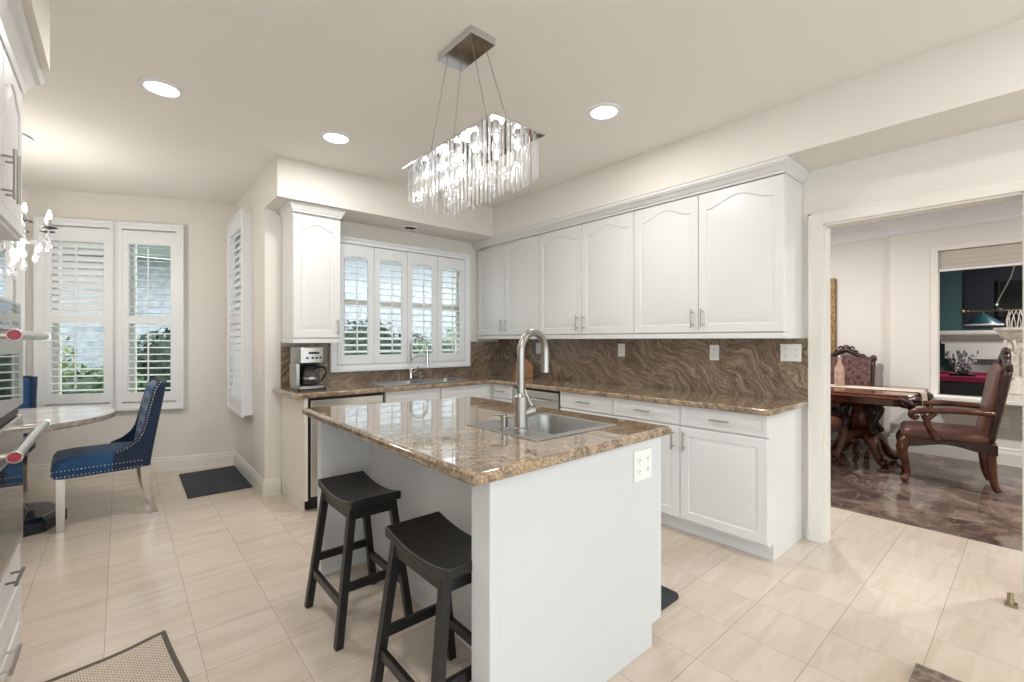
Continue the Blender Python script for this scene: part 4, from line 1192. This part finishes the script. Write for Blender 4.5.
def baroque_chair(label, loc, rz, arms=True, group='carved dining chairs', back='leather'):
    """front = -y"""
    t = thing('carved_armchair' if arms else 'carved_dining_chair', label, 'chair', loc, rz, group)
    hw = .27
    loops = []
    for z, e in ((.39, .02), (.41, 0), (.47, 0), (.50, .03), (.515, .09)):
        loops.append([(-hw + e, -.29 + e, z), (hw - e, -.29 + e, z), (hw - e - .02, .27 - e, z), (-hw + e + .02, .27 - e, z)])
    b = B()
    for k, (z, e) in enumerate(((.41, 0), (.47, 0), (.50, .02), (.52, .08))):
        pass
    B().loft([rrect(0, -.03, 2*(hw - e), .60 - 2*e, .05, z) for z, e in ((.41, .01), (.43, 0), (.475, 0), (.50, .02), (.515, .08))]).done('seat', 'leather', t, smooth=True)
    n = 12
    poly = [(hw*(-1 + 2*k/n), .36 - .025*math.cos(2*PI*k/n)) for k in range(n + 1)] + [(hw, .42), (-hw, .42)]
    ap = B().prism(poly, -.335, -.302, 'y').prism([(y*(.30/hw) - .03, z) for y, z in poly], hw - .03, hw, 'x').prism([(y*(.30/hw) - .03, z) for y, z in poly], -hw, -hw + .03, 'x').prism(poly, .25, .28, 'y')
    for x in (-.1, -.04, .04, .1, 0): ap.ball((x, -.338, .385), .022, 1, .5, .7)
    ap.done('apron', 'darkwood', t, bevel=.004)
    for sx in (-1, 1):
        B().tube([(sx*.235, -.29, .40), (sx*.27, -.325, .33), (sx*.25, -.305, .20), (sx*.225, -.285, .08), (sx*.25, -.315, .03), (sx*.255, -.325, .022)], [.045, .045, .03, .022, .032, .02], 10, 4).done('leg', 'wood', t, smooth=True)
        B().tube([(sx*.23, .24, .44), (sx*.225, .245, .25), (sx*.23, .26, .10), (sx*.235, .285, .03)], [.035, .034, .026, .026], 10, 4).done('leg', 'wood', t, smooth=True)
    # back: shield with arched top
    def yb(z): return .235 + (z - .42) * .16
    def prof(z0=.44, z1=1.10, e=0):
        P = []
        for k in range(15):
            u = -1 + 2*k/14
            P.append((u*(.265 - e), z1 - e - .05*u*u + .0))
        return [(-.24 + e, z0 + e), (.24 - e, z0 + e)] + [(.262 - e, .75)] + P[::-1] + [(-.262 + e, .75)]
    def shell(e, dy): return [(x, yb(z) + dy, z) for x, z in prof(e=e)]
    B().loft([shell(.02, -.055), shell(.0, -.04), shell(0, .02), shell(.03, .035)]).done('backrest', back, t, smooth='auto')
    fr = B()
    pts = [(-.25, yb(.44), .44), (-.272, yb(.75), .75), (-.275, yb(1.05), 1.05)]
    for s_ in (-1, 1): fr.tube([(s_*p[0], p[1], p[2]) for p in pts], [.022, .022, .026], 10, 4)
    top = [(-.275, 1.05), (-.22, 1.07), (-.15, 1.10), (-.07, 1.145), (0, 1.175), (.07, 1.145), (.15, 1.10), (.22, 1.07), (.275, 1.05)]
    fr.tube([(x, yb(z), z) for x, z in top], [.03, .024, .026, .03, .036, .03, .026, .024, .03], 10, 4)
    fr.ball((0, yb(1.18), 1.19), .045, 1, .7, 1.1)
    for s_ in (-1, 1):
        fr.ball((s_*.28, yb(1.06), 1.075), .034, 1, .8, 1.3); fr.ball((s_*.09, yb(1.15), 1.155), .03, 1.2, .7, .8); fr.ball((s_*.17, yb(1.1), 1.11), .024, 1.3, .7, .8)
        fr.tube([(s_*.03, yb(1.2), 1.19), (s_*.06, yb(1.2), 1.215), (s_*.085, yb(1.18), 1.19)], .012, 8, 4)
    fr.done('carved_frame', 'darkwood', t, smooth=True)
    if arms:
        for sx in (-1, 1):
            B().tube([(sx*.265, yb(.68), .68), (sx*.30, .06, .69), (sx*.305, -.12, .68), (sx*.30, -.235, .665), (sx*.295, -.265, .625), (sx*.29, -.235, .60), (sx*.29, -.215, .625)], [.022, .024, .026, .026, .022, .018, .014], 10, 5).done('arm', 'wood', t, smooth=True)
            B().tube([(sx*.30, -.10, .665), (sx*.305, -.16, .58), (sx*.285, -.12, .48), (sx*.275, -.09, .42)], [.022, .022, .026, .03], 10, 4).done('arm_support', 'wood', t, smooth=True)
    return t
baroque_chair('brown leather carved armchair at the head of the dining table', (5.72, .545, 0), PI + .16, True)
baroque_chair('carved dining chair with maroon brocade back behind the dining table', (6.60, 1.60, 0), -PI/2, False, back='brocade')
baroque_chair('near-side carved dining chair, only its seat and one leg showing past the jamb', (5.36, 1.60, 0), PI/2, False)

# gold mirror
t = thing('gold_mirror', 'large mirror with a carved gold frame on the dining room wall', 'mirror', (7.05, 1.72, .95), 0)
B().solidgrid([0, .09, 1.21, 1.30], [0, .09, 1.06, 1.15], lambda i, j: not (i == 1 and j == 1), -.06, -.001, lambda u, v, w: (w, u, v)).done('frame', 'gold', t, bevel=.02, seg=3)
B().box(-.03, -.02, .085, 1.215, .085, 1.065).done('glass', 'mirror', t)
outlet('small outlet in the dining wall below the ledge, behind the head chair', (6.969, .24, .44), -PI/2, .07, .115)
# roman shade at the pass-through
t = thing('roman_shade', 'beige fabric shade gathered at the top of the dining room opening', 'window shade', (7.0, -1.12, 2.07))
b = B().box(.0, .02, 0, 1.865, .015, .228)
for k in range(4): b.box(-.012 + .003*k, .02, 0, 1.865, .02 + .05*k, .05 + .05*k)
b.done('fabric', 'shade', t, bevel=.006); B().box(-.02, .03, 0, 1.865, 0, .02).done('bottom_bar', 'shutter', t)
# urn on the ledge
t = thing('statue_urn', 'white cast-stone urn carried by figures on the dining room ledge', 'statue', (6.84, .165, .69))
B().prism([tuple(p[:2]) for p in rrect(0, 0, .22, .22, .02, 0)], 0, .05).done('base', 'stone', t, bevel=.006)
B().lathe([(.10, .05), (.105, .08), (.085, .11), (.09, .20), (.075, .24)], (0, 0, 0), 20).done('column', 'stone', t, smooth='auto')
for k in range(3):
    a = 2*PI*k/3 + .6; ca, sa = math.cos(a)*.06, math.sin(a)*.06
    f = B()
    f.tube([(ca*1.2, sa*1.2, .22), (ca, sa, .32), (ca*.9, sa*.9, .40), (ca, sa, .46), (ca*.9, sa*.9, .50)], [.035, .032, .028, .036, .018], 10, 4)
    f.ball((ca, sa, .535), .028, 1, 1, 1.2)
    for s_ in (-1, 1):
        px_, py_ = -sa*s_*.5, ca*s_*.5
        f.tube([(ca + px_*.9, sa + py_*.9, .475), (ca*1.3 + px_*1.5, sa*1.3 + py_*1.5, .52), (ca*1.3 + px_, sa*1.3 + py_, .61)], [.014, .012, .010], 8, 3)
    f.done('figure', 'stone', t, smooth=True)
B().lathe([(.03, .24), (.03, .58), (.06, .60), (.10, .64), (.125, .69), (.15, .71), (.155, .735), (.13, .735), (.10, .68), (.02, .66)], (0, 0, 0), 28).done('bowl', 'stone', t, smooth='auto')
tt = thing('dried_stems', 'bare pale stems standing in the white urn', 'dried stems', (6.84, .165, 1.36))
b = B()
for k in range(9):
    a = 2*PI*k/9; r = .03
    b.tube([(r*math.cos(a), r*math.sin(a), 0), (r*2.0*math.cos(a), r*2.0*math.sin(a), .12), (r*1.4*math.cos(a+.6), r*1.4*math.sin(a+.6), .24)], [.006, .005, .003], 6, 4)
b.done('stems', 'stone', tt, smooth=True)

# ---------------------------------------------------------------- games room
t = thing('fireplace_mantel', 'white fireplace mantel against the teal wall of the games room', 'mantel', (10.4, -.2, 0))
y0, y1 = -1.24, 1.24
st = [(.30, 1.40, 1.45), (.27, 1.36, 1.40), (.22, 1.30, 1.36), (.17, 1.24, 1.30)]
b = B().sweep([(0, y1), (-.12, y1), (-.12, y0), (0, y0)], [(-.1, 1.24), (.02, 1.24), (.03, 1.28), (.07, 1.33), (.12, 1.37), (.15, 1.38), (.16, 1.40), (.16, 1.44), (-.1, 1.44)], 1)
b.box(-.27, 0, y0 - .14, y1 + .14, 1.44, 1.45).box(-.14, 0, y0 + .02, y1 - .02, 1.0, 1.25)
b.done('shelf', 'trim', t)
for s_ in (-1, 1):
    B().box(-.16, 0, s_*1.1 - .17, s_*1.1 + .0 if s_ > 0 else s_*1.1 + .17, 0, 1.0).box(-.18, 0, min(s_*1.1, s_*.9) - .01, max(s_*1.1, s_*.9) + .01, 0, .16).done('pilaster', 'trim', t, bevel=.006)
B().box(-.05, 0, -.93, .93, 0, 1.0).done('surround', 'firebox', t)
B().box(-.055, -.05, -.5, .5, 0, .72).done('firebox', 'black', t)
struct(B().box(10.36, 10.40, -1.4, .80, 1.50, 2.71).done('trim_tv_niche', 'navywall'))
t = thing('television', 'dark flat television above the games room mantel', 'television', (10.35, -.32, 1.95))
B().box(-.06, 0, -.75, .75, -.30, .28).done('housing', 'black', t, bevel=.006); B().box(-.063, -.06, -.72, .72, -.27, .25).done('screen', 'tv', t)
t = thing('pool_table', 'pool table with crimson felt and black body in the games room', 'pool table', (8.85, 0, 0))
B().box(-.62, .62, -1.35, 1.25, .42, .76).done('body', 'poolwood', t, bevel=.01)
B().box(-.56, .56, -1.29, 1.19, .76, .79).done('playing_surface', 'felt', t)
B().solidgrid([-.66, -.55, .55, .66], [-1.39, -1.28, 1.18, 1.29], lambda i, j: not (i == 1 and j == 1), .76, .83, lambda u, v, w: (u, v, w)).done('rail', 'felt', t, bevel=.012)
for sx in (-1, 1):
    for sy in (-1, 1): B().lathe([(.10, .42), (.08, .36), (.10, .28), (.06, .12), (.09, 0)], (sx*.5, -.05 + sy*1.15, 0), 16).done('leg', 'poolwood', t, smooth='auto')
t = thing('billiard_lamp', 'teal cone-shaded billiard lamp on a brass bar over the pool table', 'lamp', (8.8, .40, 1.50))
B().lathe([(.19, 0), (.185, .012), (.05, .135), (.038, .145), (.045, .132), (.175, .010)], (0, .10, 0), 32).done('shade', 'tealshade', t, smooth='auto')
B().lathe([(.191, -.004), (.193, .006), (.187, .012), (.183, .004)], (0, .10, 0), 32).done('shade_rim', 'outlet', t, smooth='auto')
B().lathe([(.19, 0), (.185, .012), (.05, .135), (.038, .145), (.045, .132), (.175, .010)], (0, -.75, 0), 32).done('shade', 'tealshade', t, smooth='auto')
b = B().tube([(0, .30, .19), (0, -1.0, .19)], .010, 8)
for y in (.10, -.75): b.tube([(0, y, .13), (0, y, .19)], .01, 8)
b.ball((0, .30, .19), .028); b.ball((0, .25, .19), .018)
b.done('bar', 'brass', t, smooth='auto')
B().tube([(0, -.02, .28), (0, -.15, .62), (0, -.28, 1.20)], .009, 8).ball((0, -.02, .26), .025).ball((0, -.04, .21), .02, 2, 2, .6).done('hanger', 'steel', t, smooth='auto')
# silver centrepiece
t = thing('silver_centerpiece', 'silver sprayed leaf arrangement in a dark bowl on the pool table', 'centerpiece', (8.72, .70, .79))
B().lathe([(.10, 0), (.13, .02), (.14, .05), (.12, .05)], (0, 0, 0), 20).done('bowl', 'poolwood', t, smooth='auto')
b = B()
for k in range(46):
    a = random.uniform(0, 2*PI); r = random.uniform(.02, .2); h = random.uniform(.16, .36)
    p = (r*math.cos(a), r*math.sin(a), h); b.tube([(.4*p[0], .4*p[1], .04), p], .004, 5); b.ball(p, .016, .8, .8, 1.6, 6, 5)
    q = (p[0]*.7, p[1]*.7, h*.6); b.ball(q, .016, 1, 1, 1.5, 6, 5)
b.done('leaves', 'silver', t, smooth=True)

# ---------------------------------------------------------------- outside
tag(B().box(-9, 12, 4.45, 16, -.16, -.12).done('ground_lawn', 'grass'), None, None, kind='structure')
tag(B().box(-9, 12, -14, -3.35, -.16, -.12).done('ground_patio', 'patio'), None, None, kind='structure')
def bush(name, label, c, rx, ry, rz_, m, n=900, leaf=.06, group='shrubs outside the windows', trunk=False, base=-.12):
    t = thing(name, label, 'shrub' if not trunk else 'tree', (c[0], c[1], base), 0, group)
    rnd = random.Random(hash(label) % 1000 if False else sum(map(ord, label)))
    b = B(); bm = b.bm
    zc = c[2] - base
    for k in range(n):
        u = rnd.uniform(-1, 1); th = rnd.uniform(0, 2*PI); q = rnd.uniform(.72, 1.0)
        s_ = math.sqrt(1 - u*u)
        wob = 1 + .12*math.sin(3*th + 2*u) + .1*math.sin(7*th)
        p = Vector((rx*s_*math.cos(th)*q*wob, ry*s_*math.sin(th)*q*wob, zc + rz_*u*q))
        if p.z < .02: p.z = .02 + rnd.random()*.1
        d = Vector((rnd.gauss(0, 1), rnd.gauss(0, 1), rnd.gauss(0, 1))).normalized(); e = d.orthogonal().normalized()
        L_ = leaf*rnd.uniform(.6, 1.4)
        vs_ = [bm.verts.new(p + d*L_), bm.verts.new(p + e*L_*.4), bm.verts.new(p - d*L_*.7), bm.verts.new(p - e*L_*.4)]
        bm.faces.new(vs_)
    b.done('foliage', m, t)
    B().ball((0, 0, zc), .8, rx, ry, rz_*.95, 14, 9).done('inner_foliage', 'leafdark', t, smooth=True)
    B().tube([(0, 0, 0), (.03, 0, zc*.5), (0, 0, zc)], [.06, .05, .03], 7).done('stem', 'trunk', t)
    return t
bush('garden_shrub', 'bright green shrub outside the middle bay window', (-.35, 8.2, .35), .75, .5, .62, 'leafgreen', 1500)
bush('garden_shrub', 'yellow-green shrub behind the bright shrub outside the bay', (-1.35, 9.2, .9), .8, .6, .85, 'leaflime', 1500)
bush('garden_shrub', 'dark green hedge clump outside the right bay window', (.9, 9.0, .65), 1.0, .6, 1.0, 'leafdark', 2200)
bush('garden_shrub', 'dark green shrub low outside the sink window, left side', (2.5, 7.3, .55), .8, .6, 1.0, 'leafdark', 2000)
bush('garden_shrub', 'mid green shrub outside the sink window, right side', (4.75, 7.4, .55), 1.1, .6, .95, 'leafgreen', 2200)
bush('garden_shrub', 'far green shrub seen at the right edge of the sink window', (6.6, 8.6, .8), 1.2, .7, 1.1, 'leafgreen', 2200)
bush('garden_shrub', 'tall dark hedge against the garden wall behind the sink window', (4.0, 9.7, .75), 1.9, .5, 1.0, 'leafdark', 3000, .08)
bush('garden_shrub', 'green shrub outside the far left bay window', (-3.4, 9.0, 1.0), .9, .6, 1.2, 'leafgreen', 1500)
t = thing('garden_wall', 'pale rendered garden wall beyond the shrubs', 'wall', (1, 11.0, -.12))
B().box(-9, 10, 0, .2, 0, 2.9).done('wall_face', 'blockwall', t); B().box(-9, 10, -.04, .24, 2.9, 2.97).done('coping', 'fasciawhite', t)
t = thing('patio_cover', 'grey-green patio cover with white fascia outside the bay', 'patio cover', (0, 0, 0))
B().box(-2.6, 2.9, 10.2, 10.9, 2.95, 3.25).done('roof', 'eave', t); B().box(-2.6, 2.9, 10.14, 10.2, 2.75, 3.3).done('fascia', 'eave', t)
for x in (-2.3, 2.7): B().box(x - .06, x + .06, 10.25, 10.37, -.12, 2.95).done('post', 'fasciawhite', t)
t = thing('neighbour_house', 'white sided neighbouring house seen through the sink window', 'house', (8.0, 14.0, -.12))
B().box(-4.5, 4.5, 0, 1.6, 0, 4.2).done('walls', 'fasciawhite', t); B().prism([(-.5, 4.2), (2.1, 4.2), (.8, 5.2)], -4.9, 4.9, 'x').done('roof', 'firebox', t)
B().box(-2.2, -1.0, -.03, 0, 1.6, 2.9).done('window', 'slot', t)
# made-up sliding door in the added rear opening, for sky fill
o = struct(B().solidgrid([-.75, -.68, 1.24, 1.31, 3.23, 3.30], [0, .07, 2.33, 2.40], lambda i, j: not (i in (1, 3) and j == 1), -3.30, -3.24, lambda u, v, w: (u, w, v)).done('fill_door_1', 'shutter'))
B().box(-.70, 1.26, -3.275, -3.270, .05, 2.35).box(1.29, 3.25, -3.275, -3.270, .05, 2.35).done('pane', 'pane', o)
